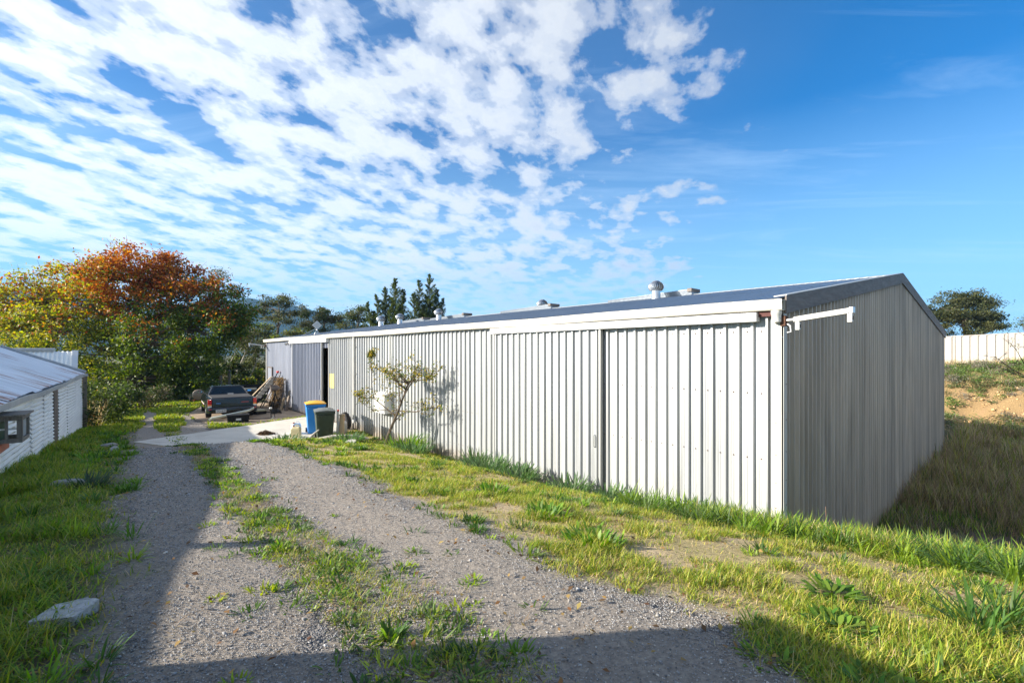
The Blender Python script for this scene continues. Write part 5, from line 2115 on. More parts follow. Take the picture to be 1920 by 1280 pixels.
# ------------------------------------------------------------------ wheelie bins
def bin_(label, s, d, rz, body, lid, h=1.0, w=.56, closed=True):
    p = at_sd(s, d)
    t = empty('wheelie_bin', label, 'bin', p, rz, 'wheelie bins on the verge')
    mb = MB()
    a, b_ = w / 2 * .80, w / 2
    mb.hexa([(-a, -.26, .05), (a, -.26, .05), (a, .24, .05), (-a, .24, .05)], [(-b_, -.36, h - .08), (b_, -.36, h - .08), (b_, .33, h - .08), (-b_, .33, h - .08)])
    o = mb.build('body', body, t, bevel=.03, seg=3)
    mb = MB()
    mb.box(-b_ - .02, b_ + .02, -.385, .36, h - .08, h - .01)
    for k in range(4):
        x = -b_ * .75 + k * b_ * .5
        mb.box(x - .012, x + .012, -.383, -.35, h - .16, h - .078)
    mb.build('rim', body, t, bevel=.012)
    mb = MB()
    n = 9
    rings = []
    for i in range(n):
        u = i / (n - 1)
        y = -.40 + .80 * u
        bow = .035 + .055 * math.sin(math.pi * min(1, u * 1.05))
        x = b_ + .025
        rings.append([(-x, y, h), (-x, y, h + .02), (-x * .6, y, h + bow), (0, y, h + bow + .012), (x * .6, y, h + bow), (x, y, h + .02), (x, y, h)])
    mb.loft(rings)
    mb.build('lid', lid, t, smooth=True)
    mb = MB()
    mb.tube([(-b_ + .05, .40, h - .04), (b_ - .05, .40, h - .04)], .018, 8)
    for x in (-b_ + .06, b_ - .06):
        mb.tube([(x, .33, h - .05), (x, .40, h - .04)], .016, 6)
    mb.build('handle', body, t)
    for sx in (-1, 1):
        mb = MB()
        mb.lathe([(0, -.025), (.09, -.025), (.10, -.015), (.10, .015), (.09, .025), (0, .025)], 18, 0, Matrix.Translation((sx * (a + .03), .24, .10)) @ Matrix.Rotation(R(90), 4, 'Y'))
        mb.build('wheel', M['rubber'], t, smooth=True)
    return t


BLUE = simple('blue_plastic', (.025, .23, .66), .42, 0, .08, 3)
YEL = simple('yellow_plastic', (.80, .40, .02), .42, 0, .06, 3)
GRN = simple('dark_green_plastic', (.035, .052, .035), .5, 0, .25, 6, dirt=(.10, .10, .08))
bin_('tall blue wheelie bin with a yellow lid on the concrete edge', 14.34, 1.54, R(27), BLUE, YEL, 1.06, .60)
bin_('shorter dark green wheelie bin in front of the blue one', 12.95, 1.72, R(27), GRN, simple('grey_green_lid', (.14, .15, .14), .5, 0, .2, 5), .92, .56)

# posts, gas bottle, tyre, jerrycans
def wood_post(name, label, s, d, h, r, mat, lean=(0, 0), red=False):
    t = empty(name, label, 'post', at_sd(s, d), random.random())
    mb = MB()
    pts = [(lean[0] * f, lean[1] * f, h * f - .03) for f in (0, .3, .65, 1)]
    mb.tube(pts, [r * 1.05, r, r * .95, r * .9], 9)
    mb.build('shaft', mat, t, smooth=True)
    mb = MB()
    mb.lathe([(r * .6, -.04), (r * 1.06, -.03), (r * 1.06, .02), (0, .025)], 9, 0, Matrix.Translation((lean[0], lean[1], h - .02)))
    mb.build('top', simple('red_paint', (.5, .03, .02), .5) if red else mat, t)
    return t


wood_post('log_post', 'upright pale brown log post right of the dark green bin', 12.55, 1.32, .80, .085, M['timber_pale'], (.03, .02))
wood_post('stake', 'thin white stake with red top leaning by the log post', 12.7, 1.42, .95, .03, M['pvcw'], (.05, -.02), True)

t = empty('gas_bottle', 'grey gas bottle with rusty pink collar on the grass by the wall', 'gas bottle', at_sd(13.9, .75), 0)
mb = MB()
mb.lathe([(.14, 0), (.155, .02), (.155, .34), (.135, .41), (.08, .45), (.05, .46)], 22)
mb.build('cylinder', simple('grey_paint', (.42, .41, .40), .5, .1, .12, 5, dirt=(.30, .15, .12), dirt_at=(.5, .8)), t, smooth=True)
mb = MB()
mb.lathe([(.085, .44), (.085, .56), (.075, .56), (.075, .45), (.085, .44)], 18, 0, None, False)
mb.build('collar', simple('faded_red', (.40, .16, .13), .6), t, smooth=True)
mb = MB()
mb.lathe([(.02, .45), (.02, .52), (.03, .53), (.03, .57), (0, .57)], 10)
mb.build('valve', M['galv'], t, smooth=True)
mb = MB()
mb.lathe([(.13, -.03), (.13, .01), (.12, .01)], 18)
mb.build('foot_ring', M['rust'], t)

t = empty('rubber_tyre_ring', 'black old tyre standing against the wall behind the gas bottle', 'tyre', at_sd(14.65, .33, .30), SHED_ROT)
mb = MB()
X = Matrix.Rotation(R(84), 4, 'X')
mb.lathe([(.20, -.08), (.29, -.09), (.325, -.06), (.325, .06), (.29, .09), (.20, .08), (.19, 0), (.20, -.08)], 28, 0, X, False)
mb.build('casing', M['rubber'], t, smooth=True)
mb = MB()
for k in range(30):
    a = 2 * math.pi * k / 30
    q = X @ Matrix.Rotation(a, 4, 'Z')
    mb.box(.322, .332, -.012, .012, -.055, .055, 0, q)
mb.build('tread', M['rubber'], t)


def jerrycan(label, s, d, rz, col, cap):
    t = empty('jerrycan', label, 'jerrycan', at_sd(s, d), rz, 'plastic jerrycans beside the bins')
    pl, nt, b_ = new_mat('jerrycan_plastic')
    b_.inputs['Base Color'].default_value = (*col, 1)
    b_.inputs['Roughness'].default_value = .4
    b_.inputs['Subsurface Weight'].default_value = .2
    b_.inputs['Subsurface Radius'].default_value = (.05, .04, .03)
    mb = MB()
    mb.hexa([(-.15, -.10, 0), (.15, -.10, 0), (.15, .10, 0), (-.15, .10, 0)], [(-.145, -.095, .33), (.145, -.095, .33), (.145, .095, .33), (-.145, .095, .33)])
    mb.hexa([(-.145, -.095, .331), (.145, -.095, .331), (.145, .095, .331), (-.145, .095, .331)], [(-.11, -.05, .385), (.12, -.05, .385), (.12, .05, .385), (-.11, .05, .385)])
    mb.build('body', pl, t, bevel=.025, seg=3)
    mb = MB()
    mb.tube([(-.02, 0, .38), (.0, 0, .44), (.08, 0, .44), (.10, 0, .38)], .014, 7)
    mb.build('handle', pl, t, smooth=True)
    mb = MB()
    mb.lathe([(.03, 0), (.034, .005), (.034, .035), (0, .04)], 14, 0, Matrix.Translation((-.08, 0, .38)))
    mb.build('cap', cap, t, smooth=True)


CAP = simple('red_brown_cap', (.28, .05, .03), .5)
jerrycan('yellowed square jerrycan in front of the blue bin', 13.75, 2.35, R(8), (.72, .62, .36), CAP)
jerrycan('white jerrycan half hidden behind the yellowed one', 14.5, 2.12, R(40), (.74, .74, .70), CAP)

# leaf heap, branch, dead root, pale slab
def heap(name, label, cat, s, d, r, h, cols, n=900, leaf=.03, mat='straw'):
    p = at_sd(s, d)
    cl = Cloud()
    q = rng.normal(0, 1, (n, 2)) * r * .45
    z = h * np.exp(-(q ** 2).sum(1) / (r * .55) ** 2) * rng.uniform(.2, 1, n)
    P = np.stack([p.x + q[:, 0], p.y + q[:, 1], p.z + z + .01], -1)
    leaf_cloud(cl, P, leaf, colmix(n, cols, [1] * len(cols)), .6, .5)
    o = cl.build(name, M[mat])
    return tag(o, label, cat)


heap('leaf_heap', 'small heap of brown dead leaves on the edge of the concrete apron', 'leaf heap', 14.9, 3.0, .42, .16, [(.10, .055, .03), (.05, .03, .02), (.17, .10, .05)])


def stick(name, label, cat, pts, rs, mat, side=(), bark_off=None):
    p0 = pts[0]
    base = at_sd(*p0[:2])
    t = empty(name, label, cat, base)
    w = [at_sd(s, d, z) - base for s, d, z in pts]
    mb = MB()
    mb.tube(w, rs, 8)
    mb.build('limb', mat, t, smooth=True)
    for pp, rr in side:
        mb = MB()
        mb.tube([at_sd(s, d, z) - base for s, d, z in pp], rr, 6)
        mb.build('side_branch', mat, t, smooth=True)
    return t


BONE = simple('bleached_wood', (.46, .42, .36), .85, 0, .2, 6, .4, 18)
stick('fallen_branch', 'long bleached fallen branch lying on the grass right of the bins', 'branch', [(11.9, 2.35, .04), (11.55, 1.95, .10), (11.3, 1.5, .12), (11.15, 1.05, .10)], [.035, .06, .055, .03], BONE,
      [([(11.45, 1.75, .1), (11.5, 1.35, .16), (11.3, .95, .1)], [.03, .025, .012])])
stick('dead_root', 'forked bleached root standing in front of the bins', 'root', [(12.35, 2.45, .0), (12.3, 2.3, .18), (12.2, 2.15, .34)], [.05, .04, .015], BONE,
      [([(12.32, 2.36, .1), (12.5, 2.2, .12), (12.7, 2.05, .05)], [.03, .025, .01]), ([(12.3, 2.4, .05), (12.15, 2.55, .1), (12.05, 2.6, .03)], [.03, .02, .01])])


def rock(name, label, cat, loc, size, rz, seed, mat, flat=0.0, parts=None):
    bm = bmesh.new()
    bmesh.ops.create_icosphere(bm, subdivisions=4, radius=1)
    r_ = np.random.default_rng(seed)
    pl = r_.normal(0, 1, (9, 3))
    pl[:, 2] = np.abs(pl[:, 2]) * .6
    pl /= np.linalg.norm(pl, axis=1)[:, None]
    for v in bm.verts:
        p = np.array(v.co)
        k = 1.0
        for n_ in pl:
            dd = p @ n_
            if dd > .78:
                k = min(k, .78 / dd)
        p = p * k
        if flat and p[2] > flat:
            p[2] = flat + (p[2] - flat) * .12
        p = p + (fbm(p[0] + seed, p[1] + p[2], 3.0, seed) - .5) * .09
        v.co = Vector((p[0] * size[0], p[1] * size[1], p[2] * size[2]))
    me = bpy.data.meshes.new(name)
    bm.to_mesh(me)
    bm.free()
    me.materials.append(mat)
    o = bpy.data.objects.new(name, me)
    COL.objects.link(o)
    o.location = loc
    o.rotation_euler = (0, 0, rz)
    return tag(o, label, cat)


ROCKM = simple('grey_rock', (.33, .32, .30), .9, 0, .3, 6, .7, 30, dirt=(.14, .13, .10))
rock('pale_slab', 'flat pale stone slab lying in the dry grass below the fallen branch', 'stone', at_sd(9.9, 2.15, .03), (.55, .16, .05), R(100), 5, simple('pale_stone', (.52, .48, .42), .9, 0, .15, 5, .5, 25), .3)
rock('rubble', 'grey stone half buried in grass beside the dark tuft on the left', 'stone', Vector((-5.85, 6.12, gz1(-5.85, 6.12) + .04)), (.20, .09, .08), R(35), 7, ROCKM)
rock('rubble', 'pale split stone at the left edge of the gravel near the shed door post', 'stone', at_sd(10.9, 6.95, .04), (.17, .07, .06), R(110), 9, ROCKM)
rock('rubble', 'small pale stone left of the concrete apron tip', 'stone', at_sd(12.9, 7.0, .05), (.20, .06, .05), R(60), 13, ROCKM)

# the broken concrete block at lower left
p = Vector((-2.45, 2.55, 0))
p.z = gz1(p.x, p.y) - .025
bm = bmesh.new()
outline = [(-.12, -.075), (.085, -.095), (.135, .06), (.06, .12), (-.07, .085)]
bot = [bm.verts.new((x * .96, y * .96, -.05)) for x, y in outline]
top = [bm.verts.new((x, y, .08 + .012 * x)) for x, y in outline]
bm.faces.new(top)
for i in range(5):
    bm.faces.new((bot[i], bot[(i + 1) % 5], top[(i + 1) % 5], top[i]))
bmesh.ops.subdivide_edges(bm, edges=bm.edges[:], cuts=7, use_grid_fill=True)
bmesh.ops.triangulate(bm, faces=[f for f in bm.faces if len(f.verts) > 4])
for v in bm.verts:
    n_ = float(fbm(np.array([v.co.x * 1.0]), np.array([v.co.y + v.co.z]), 22, 3)[0]) - .5
    v.co.x += n_ * .008
    v.co.y += n_ * .007
    v.co.z += n_ * .008 + .02 * v.co.y
bmesh.ops.recalc_face_normals(bm, faces=bm.faces)
me = bpy.data.meshes.new('concrete_block')
bm.to_mesh(me)
bm.free()
me.materials.append(simple('broken_concrete', (.46, .455, .44), .9, 0, .3, 30, .8, 90, dirt=(.12, .12, .11)))
o = bpy.data.objects.new('concrete_block', me)
COL.objects.link(o)
o.location = p
o.rotation_euler = (0, 0, R(22))
tag(o, 'broken grey concrete block lying in the grass at lower left', 'concrete block')


# ------------------------------------------------------------------ junk round the car and along the far wall
def local_thing(name, label, cat, s, d, rz=0.0, dz=.03, group=None):
    p = at_sd(s, d, dz)
    return empty(name, label, cat, p, SHED_ROT + rz, group)


# chrome bumper bar lying behind the car, crate and stand
cx, cy = -11.55, 19.2
t = empty('loose_bumper', 'bent silver bumper bar lying across the crate behind the car', 'bumper', (cx, cy, gz1(cx, cy) + .03), R(36.6))
mb = MB()
pts = [(-.76, .30, .05), (-.68, .05, .12), (-.3, -.10, .20), (.2, -.14, .29), (.66, -.08, .37), (.85, .12, .43)]
rr = []
for (x, y, z) in pts:
    rr.append([(x, y, z - .05), (x, y - .03, z - .03), (x, y - .035, z + .03), (x, y, z + .055), (x, y + .02, z + .05), (x, y + .02, z - .045)])
mb.loft(rr)
mb.build('bar', simple('silver_bar', (.62, .66, .58), .3, .6, .1, 5), t, smooth=True)
mb = MB()
for x, z in ((-.3, .15), (.4, .28)):
    mb.box(x - .03, x + .03, -.06, .10, z - .02, z + .02)
mb.build('bracket', M['rust'], t)

cx, cy = -10.98, 18.72
t = empty('plastic_crate', 'black plastic crate with a white label under the silver bumper', 'crate', (cx, cy, gz1(cx, cy) + .02), R(33))
mb = MB()
mb.hexa([(-.36, -.2, 0), (.36, -.2, 0), (.36, .2, 0), (-.36, .2, 0)], [(-.38, -.22, .28), (.38, -.22, .28), (.38, .22, .28), (-.38, .22, .28)])
for k in range(7):
    x = -.33 + k * .11
    mb.box(x - .01, x + .01, -.225, -.2, .02, .26)
mb.build('body', M['black'], t, bevel=.01)
mb = MB()
mb.box(-.40, .40, -.24, .24, .281, .31)
mb.build('rim', M['black'], t, bevel=.008)
mb = MB()
mb.box(-.08, .10, -.236, -.228, .10, .18)
mb.build('paper_label', M['white'], t)

cx, cy = -10.35, 19.3
t = empty('wheeled_stand', 'low black wheeled frame with upright posts beside the crate', 'trolley', (cx, cy, gz1(cx, cy) + .03), R(20))
mb = MB()
mb.tube([(-.6, 0, .06), (.45, 0, .06)], .014, 6)
mb.tube([(.42, -.18, .06), (.42, .2, .06)], .014, 6)
mb.tube([(.36, 0, .06), (.34, 0, .44)], .02, 6)
mb.tube([(.50, 0, .06), (.46, 0, .40)], .012, 6)
mb.tube([(.34, 0, .42), (.5, .02, .38)], .012, 6)
mb.tube([(-.45, 0, .06), (-.47, 0, .36)], .014, 6)
mb.build('frame', M['black'], t, smooth=True)
for x, y in ((.42, -.18), (.42, .2), (-.55, 0)):
    mb = MB()
    mb.lathe([(0, -.02), (.05, -.02), (.05, .02), (0, .02)], 14, 0, Matrix.Translation((x, y, .05)) @ Matrix.Rotation(R(90), 4, 'X'))
    mb.build('caster', M['galv'], t, smooth=True)
mb = MB()
mb.lathe([(.02, 0), (.06, .02), (.05, .07), (0, .08)], 12, 0, Matrix.Translation((.34, 0, .44)))
mb.build('saddle', M['pvcw'], t, smooth=True)


def leaner(name, label, cat, s, d0, d1, h, w, th, mat, slide=0.0, parts=(), base_s=None, group=None):
    """A board standing on the slab at d0 and leaning on the wall at d1; returns its empty. Local x along wall, y out, z up."""
    t = local_thing(name, label, cat, s, 0, 0, 0.0, group)
    t.location.z = gz1(*to_xy(s, .3)) + .025
    mb = MB()
    a = Vector((0, d0, 0))
    b_ = Vector((slide, d1, h))
    n = (b_ - a).cross(Vector((1, 0, 0))).normalized() * th
    x = Vector((w / 2, 0, 0))
    mb.hexa([a - x, a + x, a + x + n, a - x + n], [b_ - x, b_ + x, b_ + x + n, b_ - x + n])
    mb.build('board', mat, t, bevel=.004)
    return t, a, b_, n


leaner('plank', 'long pale plank leaning farthest out on the pile by the far wall', 'plank', 25.2, 1.55, .1, 1.45, .18, .035, M['timber_pale'], .35)
leaner('plank', 'thin grey plank leaning beside the pale plank', 'plank', 25.0, 1.30, .1, 1.5, .10, .04, M['timber_grey'], .1)
leaner('plank', 'narrow brown timber leaning in front of the black tray liner', 'plank', 23.6, 1.0, .08, 1.65, .07, .04, M['timber'], .2)
t, a, b_, n = leaner('tray_liner', 'ribbed black tray panel with red corner marks leaning on the shed wall', 'panel', 24.3, 1.35, .12, 1.5, .95, .05, M['black'], .1)
mb = MB()
for k in range(9):
    f = .06 + k * .11
    c = a.lerp(b_, f) + n * 1.3
    mb.box(c.x - .44, c.x + .44, c.y - .025, c.y + .03, c.z - .03, c.z + .03)
mb.build('rib', M['black'], t, bevel=.006)
mb = MB()
RED = simple('bright_red', (.5, .02, .015), .4)
for sx in (-.38, .38):
    c = a.lerp(b_, .03) + n * 1.6
    mb.box(c.x + sx - .05, c.x + sx + .05, c.y, c.y + .035, c.z + .0, c.z + .06)
mb.build('marker', RED, t)

t = local_thing('tool_pole', 'black pole with a red head leaning above the tray panel', 'pole', 24.0, .55)
mb = MB()
mb.tube([(0, .45, 0), (.15, -.42, 1.78)], .025, 7)
mb.build('shaft', M['black'], t, smooth=True)
mb = MB()
mb.box(.07, .24, -.47, -.37, 1.74, 1.84)
mb.build('head', RED, t, bevel=.02)

# tangle of brown netting / brush
t = local_thing('brush_pile', 'upright tangle of dry brown creeper and netting against the wall', 'brush pile', 23.1, .45)
mb = MB()
for k in range(46):
    x0, y0 = random.uniform(-.35, .35), random.uniform(-.15, .35)
    pts = [(x0, y0, 0)]
    zt = random.uniform(.8, 1.55)
    for i in range(1, 5):
        f = i / 4
        pts.append((x0 * (1 - .4 * f) + random.uniform(-.14, .14), y0 * (1 - f) - .25 * f + random.uniform(-.08, .08), zt * f))
    mb.tube(pts, random.uniform(.008, .02), 4)
mb.build('stems', M['timber'], t)
cl = Cloud()
n_ = 1500
u = rng.uniform(0, 1, n_)
P = np.stack([rng.normal(0, .24, n_) * (1 - .3 * u), .25 - .45 * u + rng.normal(0, .1, n_), .12 + 1.4 * u], -1)
leaf_cloud(cl, P, .05, colmix(n_, [(.22, .14, .06), (.30, .21, .10), (.12, .08, .04)], [1, 1, 1]), .1, .3)
cl.build('dry_leaves', M['straw'], t)

# old pedestal vice / motor stand
t = local_thing('motor_stand', 'dark rusty motor on a tripod stand beside the brush tangle', 'motor', 22.3, .75)
mb = MB()
for a_ in (0, 2.1, 4.2):
    mb.tube([(.3 * math.cos(a_), .3 * math.sin(a_), 0), (.03 * math.cos(a_), .03 * math.sin(a_), .75)], .022, 6)
mb.tube([(0, 0, .7), (0, 0, 1.0)], .04, 8)
mb.build('tripod', M['black'], t)
mb = MB()
mb.lathe([(.0, -.2), (.10, -.2), (.12, -.15), (.12, .1), (.09, .16), (.05, .2), (0, .2)], 14, 0, Matrix.Translation((0, 0, 1.06)) @ Matrix.Rotation(R(80), 4, 'X'))
mb.box(-.04, .04, -.1, .22, 1.15, 1.22)
mb.build('motor', M['barge'], t, smooth=True)

for i, (s, d, h, mat, lab) in enumerate(((21.95, .35, .95, 'timber_grey', 'split grey firewood post against the wall left of the sliding door'), (21.7, .42, .72, 'timber', 'shorter dark firewood post in front of the split grey one'), (22.1, .55, .6, 'timber_pale', 'stub of pale timber at the foot of the grey firewood post'))):
    t = local_thing('firewood', lab, 'timber', s, d, random.uniform(-.2, .2), group='timber stubs by the far sliding door')
    mb = MB()
    mb.hexa([(-.09, -.06, 0), (.08, -.06, 0), (.09, .06, 0), (-.08, .05, 0)], [(-.06, -.22, h), (.07, -.22, h * .94), (.06, -.12, h * .96), (-.07, -.13, h * 1.03)])
    mb.build('split_log', M[mat], t, bevel=.01)

t = local_thing('flat_box', 'flat olive box lying on the stained slab', 'box', 21.3, 1.7, R(12))
mb = MB()
mb.box(-.28, .28, -.22, .22, 0, .13)
mb.build('base', M['black'], t, bevel=.01)
mb = MB()
mb.box(-.29, .29, -.23, .23, .131, .19)
mb.build('lid', simple('olive_lid', (.34, .32, .20), .6, 0, .15, 5), t, bevel=.015)
mb = MB()
mb.tube([(-.1, -.235, .14), (-.1, -.26, .16), (.1, -.26, .16), (.1, -.235, .14)], .01, 6)
mb.build('handle', M['galv'], t)

t = local_thing('hose_coil', 'tangled black hose coil beside the flat olive box', 'hose', 20.95, 1.05)
mb = MB()
for k in range(3):
    r = .26 - .03 * k
    mb.tube([(r * math.cos(a_ / 16 * 6.283) * (1 + .1 * k), r * .8 * math.sin(a_ / 16 * 6.283), .04 + .05 * k + .02 * math.sin(a_ * .9)) for a_ in range(17)], .025, 6)
mb.tube([(.28, 0, .04), (.5, .3, .03), (.62, .62, .03)], .025, 6)
mb.build('hose', M['rubber'], t, smooth=True)
mb = MB()
mb.tube([(.62, .62, .03), (.68, .72, .035)], .035, 8)
mb.build('nozzle', M['galv'], t, smooth=True)

# drum on a trailer frame at the left, black trailer behind the car
p = spot(372, 28.0)
t = empty('drum_trailer', 'rusty drum on a small red towed frame left of the car', 'trailer', p, R(-55))
mb = MB()
t.scale = (.75, .75, .75)
X = Matrix.Translation((0, 0, .62)) @ Matrix.Rotation(R(90), 4, 'Y')
mb.lathe([(0, -.5), (.36, -.5), (.40, -.46), (.40, -.17), (.415, -.15), (.40, -.13), (.40, .15), (.415, .17), (.40, .19), (.40, .46), (.3, .52), (0, .52)], 24, 0, X)
mb.build('drum', simple('rusty_drum', (.26, .22, .18), .7, .1, .25, 4, dirt=(.22, .10, .06), dirt_at=(.45, .7)), t, smooth=True)
mb = MB()
for y in (-.3, .3):
    mb.box(-.7, .8, y - .03, y + .03, .16, .22)
mb.box(-1.6, -.7, -.035, .035, .16, .22)
mb.box(-.1, .1, -.5, .5, .17, .2)
mb.build('frame', simple('red_frame', (.34, .07, .05), .6, 0, .3, 6), t)
for y in (-.52, .52):
    mb = MB()
    mb.lathe([(.08, -.05), (.19, -.06), (.22, -.04), (.22, .04), (.19, .06), (.08, .05)], 18, 0, Matrix.Translation((0, y, .2)) @ Matrix.Rotation(R(90), 4, 'X'))
    w = mb.build('wheel', M['rubber'], t, smooth=True)
    mb = MB()
    mb.lathe([(0, -.055), (.09, -.05), (.09, .05), (0, .055)], 14, 0, Matrix.Translation((0, y, .2)) @ Matrix.Rotation(R(90), 4, 'X'))
    mb.build('hub', RED, w, smooth=True)

p = spot(478, 29.5)
t = empty('box_trailer', 'black box trailer with pale stripe parked between the car and the shed corner', 'trailer', p, R(28))
mb = MB()
mb.box(-1.1, 1.5, -.7, .7, .42, .48)
for y in (-.7, .66):
    mb.box(-1.1, 1.5, y, y + .04, .48, .95)
mb.box(-1.1, -1.06, -.66, .66, .48, .95)
mb.box(1.46, 1.5, -.66, .66, .48, .95)
mb.build('tray', M['black'], t, bevel=.008)
mb = MB()
mb.box(-.9, .1, -.712, -.702, .72, .84)
mb.box(.25, 1.3, -.712, -.702, .72, .84)
mb.build('stripe', M['pvc'], t)
for y in (-.78, .78):
    mb = MB()
    mb.lathe([(0, -.07), (.28, -.08), (.31, -.05), (.31, .05), (.28, .08), (0, .07)], 20, 0, Matrix.Translation((.2, y, .31)) @ Matrix.Rotation(R(90), 4, 'X'))
    mb.build('wheel', M['rubber'], t, smooth=True)
mb = MB()
mb.tube([(-1.1, -.5, .42), (-2.0, 0, .42), (-1.1, .5, .42)], .03, 6)
mb.build('drawbar', M['black'], t)

p = spot(449, 27.5)
t = empty('black_bin', 'black tub standing on the grass between car and trailer', 'tub', spot(470, 26.5), 0)
mb = MB()
mb.lathe([(.0, .0), (.22, 0), (.27, .62), (.29, .64), (.29, .68), (.25, .68), (.2, .04), (0, .04)], 18)
mb.build('wall', M['black'], t, smooth=True)
mb = MB()
for a_ in (0, 3.14):
    mb.box(.27 * math.cos(a_) - .03, .27 * math.cos(a_) + .03, -.08, .08, .56, .6)
mb.build('handle', M['black'], t)

for px, Y, h, lab in ((414, 30.5, 1.55, 'grey fence post standing behind the car roof, left of the other post'), (430, 31.5, 1.9, 'taller grey fence post standing behind the car roof')):
    t = empty('fence_post', lab, 'post', spot(px, Y), 0, 'old fence posts behind the car')
    mb = MB()
    mb.hexa([(-.07, -.07, -.1), (.07, -.07, -.1), (.07, .07, -.1), (-.07, .07, -.1)], [(-.06, -.06, h), (.06, -.06, h - .03), (.06, .06, h), (-.06, .06, h + .02)])
    mb.build('shaft', M['timber_grey'], t, bevel=.008)


# ------------------------------------------------------------------ weeds one can tell apart
def weed(name, label, cat, x, y, n, L, W, cols, tilt=(.2, 1.2), curl=(.1, .9), prof=(.35, .9, 1, .75, .05), r=.05, group=None, dz=-.005):
    z = gz1(x, y) + dz
    t = rng.uniform(0, 6.283, n)
    q = np.sqrt(rng.uniform(0, 1, n)) * r
    P = np.stack([x + q * np.cos(t), y + q * np.sin(t), np.full(n, z)], -1)
    az = t + rng.normal(0, .5, n)
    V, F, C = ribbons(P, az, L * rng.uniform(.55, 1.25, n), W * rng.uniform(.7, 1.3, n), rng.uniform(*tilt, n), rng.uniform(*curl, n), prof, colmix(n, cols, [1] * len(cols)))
    o = mesh_np(name, V, F, M['grass'], C)
    return tag(o, label, cat, group)


BROAD = (.35, .85, 1.0, .8, .05)
GZ = [(.09, .165, .06), (.14, .21, .08), (.075, .14, .04)]
GW = [(.09, .20, .022), (.15, .26, .03), (.20, .29, .035)]


def W_(s, d):
    return to_xy(s, d)


weed('broadleaf_weed', 'bright broadleaf weed alone on the crown of the driveway', 'weed', -1.86, 3.74, 70, .08, .016, GW, r=.05, prof=BROAD)
weed('broadleaf_weed', 'dark green weed at the edge of the shadow across the driveway', 'weed', -.63, 2.42, 70, .085, .013, [DEEP, GREEN, (.06, .12, .02)], r=.06, prof=BROAD)
weed('broadleaf_weed', 'spreading weed on the driveway crown left of the shadow edge', 'weed', -1.11, 2.86, 70, .07, .013, GW, (.8, 1.4), r=.09, prof=BROAD)
weed('broadleaf_weed', 'wide pale weed in the shade on the driveway crown', 'weed', -.28, 2.12, 60, .09, .014, [GREEN, LIME], (.8, 1.4), r=.12, prof=BROAD)
weed('broadleaf_weed', 'small shaded weed at the bottom edge of the driveway', 'weed', -.62, 1.95, 40, .08, .014, [GREEN, DEEP], (.8, 1.4), r=.09, prof=BROAD)
weed('dark_tuft', 'dark bluish tuft beside the grey stone on the left verge', 'weed', -5.55, 6.15, 160, .24, .014, [(.05, .09, .045), (.07, .11, .06)], (.2, 1.2), r=.16, prof=BROAD)
weed('dock_plant', 'bright green dock plant with broad leaves on the right verge', 'weed', 2.12, 3.08, 130, .10, .024, GW, (.7, 1.5), r=.12, dz=.03, prof=BROAD)
weed('dock_plant', 'low round leaved weed below the dock plant on the right verge', 'weed', 1.83, 2.6, 170, .07, .024, GW, (.6, 1.5), r=.14, dz=.025, prof=BROAD)
weed('dock_plant', 'leafy clump at the bottom edge on the gravel margin', 'weed', 1.58, 2.02, 80, .10, .022, GW, (.4, 1.3), r=.13, prof=BROAD)
weed('dock_plant', 'small leafy clump between gravel and verge near the bottom edge', 'weed', 1.28, 2.30, 70, .075, .018, GW, (.5, 1.35), r=.12, prof=BROAD)
weed('strap_leaf_plant', 'strappy plant with long dark leaves at the right edge of the verge', 'plant', 2.62, 2.62, 70, .27, .011, [(.06, .14, .025), (.09, .17, .03)], (.1, 1.0), (.2, 1.2), (.6, 1, .95, .7, .05), .10)
weed('strap_leaf_plant', 'second strappy plant leaning right on the verge by the image edge', 'plant', 2.88, 2.72, 60, .30, .010, [(.07, .15, .025), (.10, .18, .03)], (.1, 1.0), (.2, 1.2), (.6, 1, .95, .7, .05), .10)
for i, (s, d, n, L, r, lab) in enumerate((
        (6.35, .55, 150, .30, .22, 'dense dark gazania clump against the wall left of the closed sliding door'),
        (5.4, 1.0, 240, .20, .42, 'wide grey green gazania patch below the bottom left of the sliding door'),
        (4.5, .95, 200, .19, .36, 'gazania patch in front of the middle of the sliding door'),
        (3.3, .75, 170, .20, .30, 'gazania clump at the right foot of the sliding door'),
        (2.55, .55, 150, .20, .26, 'gazania clump against the wall just right of the sliding door'),
        (.95, .70, 150, .24, .24, 'big glossy strap leaved clump left of the shed corner'),
        (.35, .45, 150, .22, .22, 'glossy strap leaved clump at the foot of the near shed corner'),
        (9.2, .85, 240, .30, .40, 'tall green clump against the wall right of the young tree'),
        (8.1, 1.3, 200, .18, .40, 'low green gazania patch between young tree and sliding door'),
        (10.6, 1.9, 170, .15, .40, 'bluish low gazania patch in front of the fallen branch'),
        (11.9, 3.2, 170, .13, .45, 'bluish low gazania patch at the gravel edge before the bins'),
        (2.6, 3.1, 90, .10, .16, 'green weed clump at the gravel edge opposite the sliding door'),
        (1.15, 3.55, 110, .10, .20, 'green weed clump on the gravel edge nearer the camera'),
        (.2, 3.95, 110, .09, .22, 'dark weed clump where the gravel edge meets the shadow'))):
    x, y = W_(s, d)
    weed('gazania_clump', lab, 'plant', x, y, int(n * 1.6), L * (1.6 if s > 2 else 1.3), .026, GZ if i not in (7, 11, 12, 13) else GW, (.15, 1.1), (.1, .9), BROAD, r * 1.15, 'leafy clumps along the shed wall')

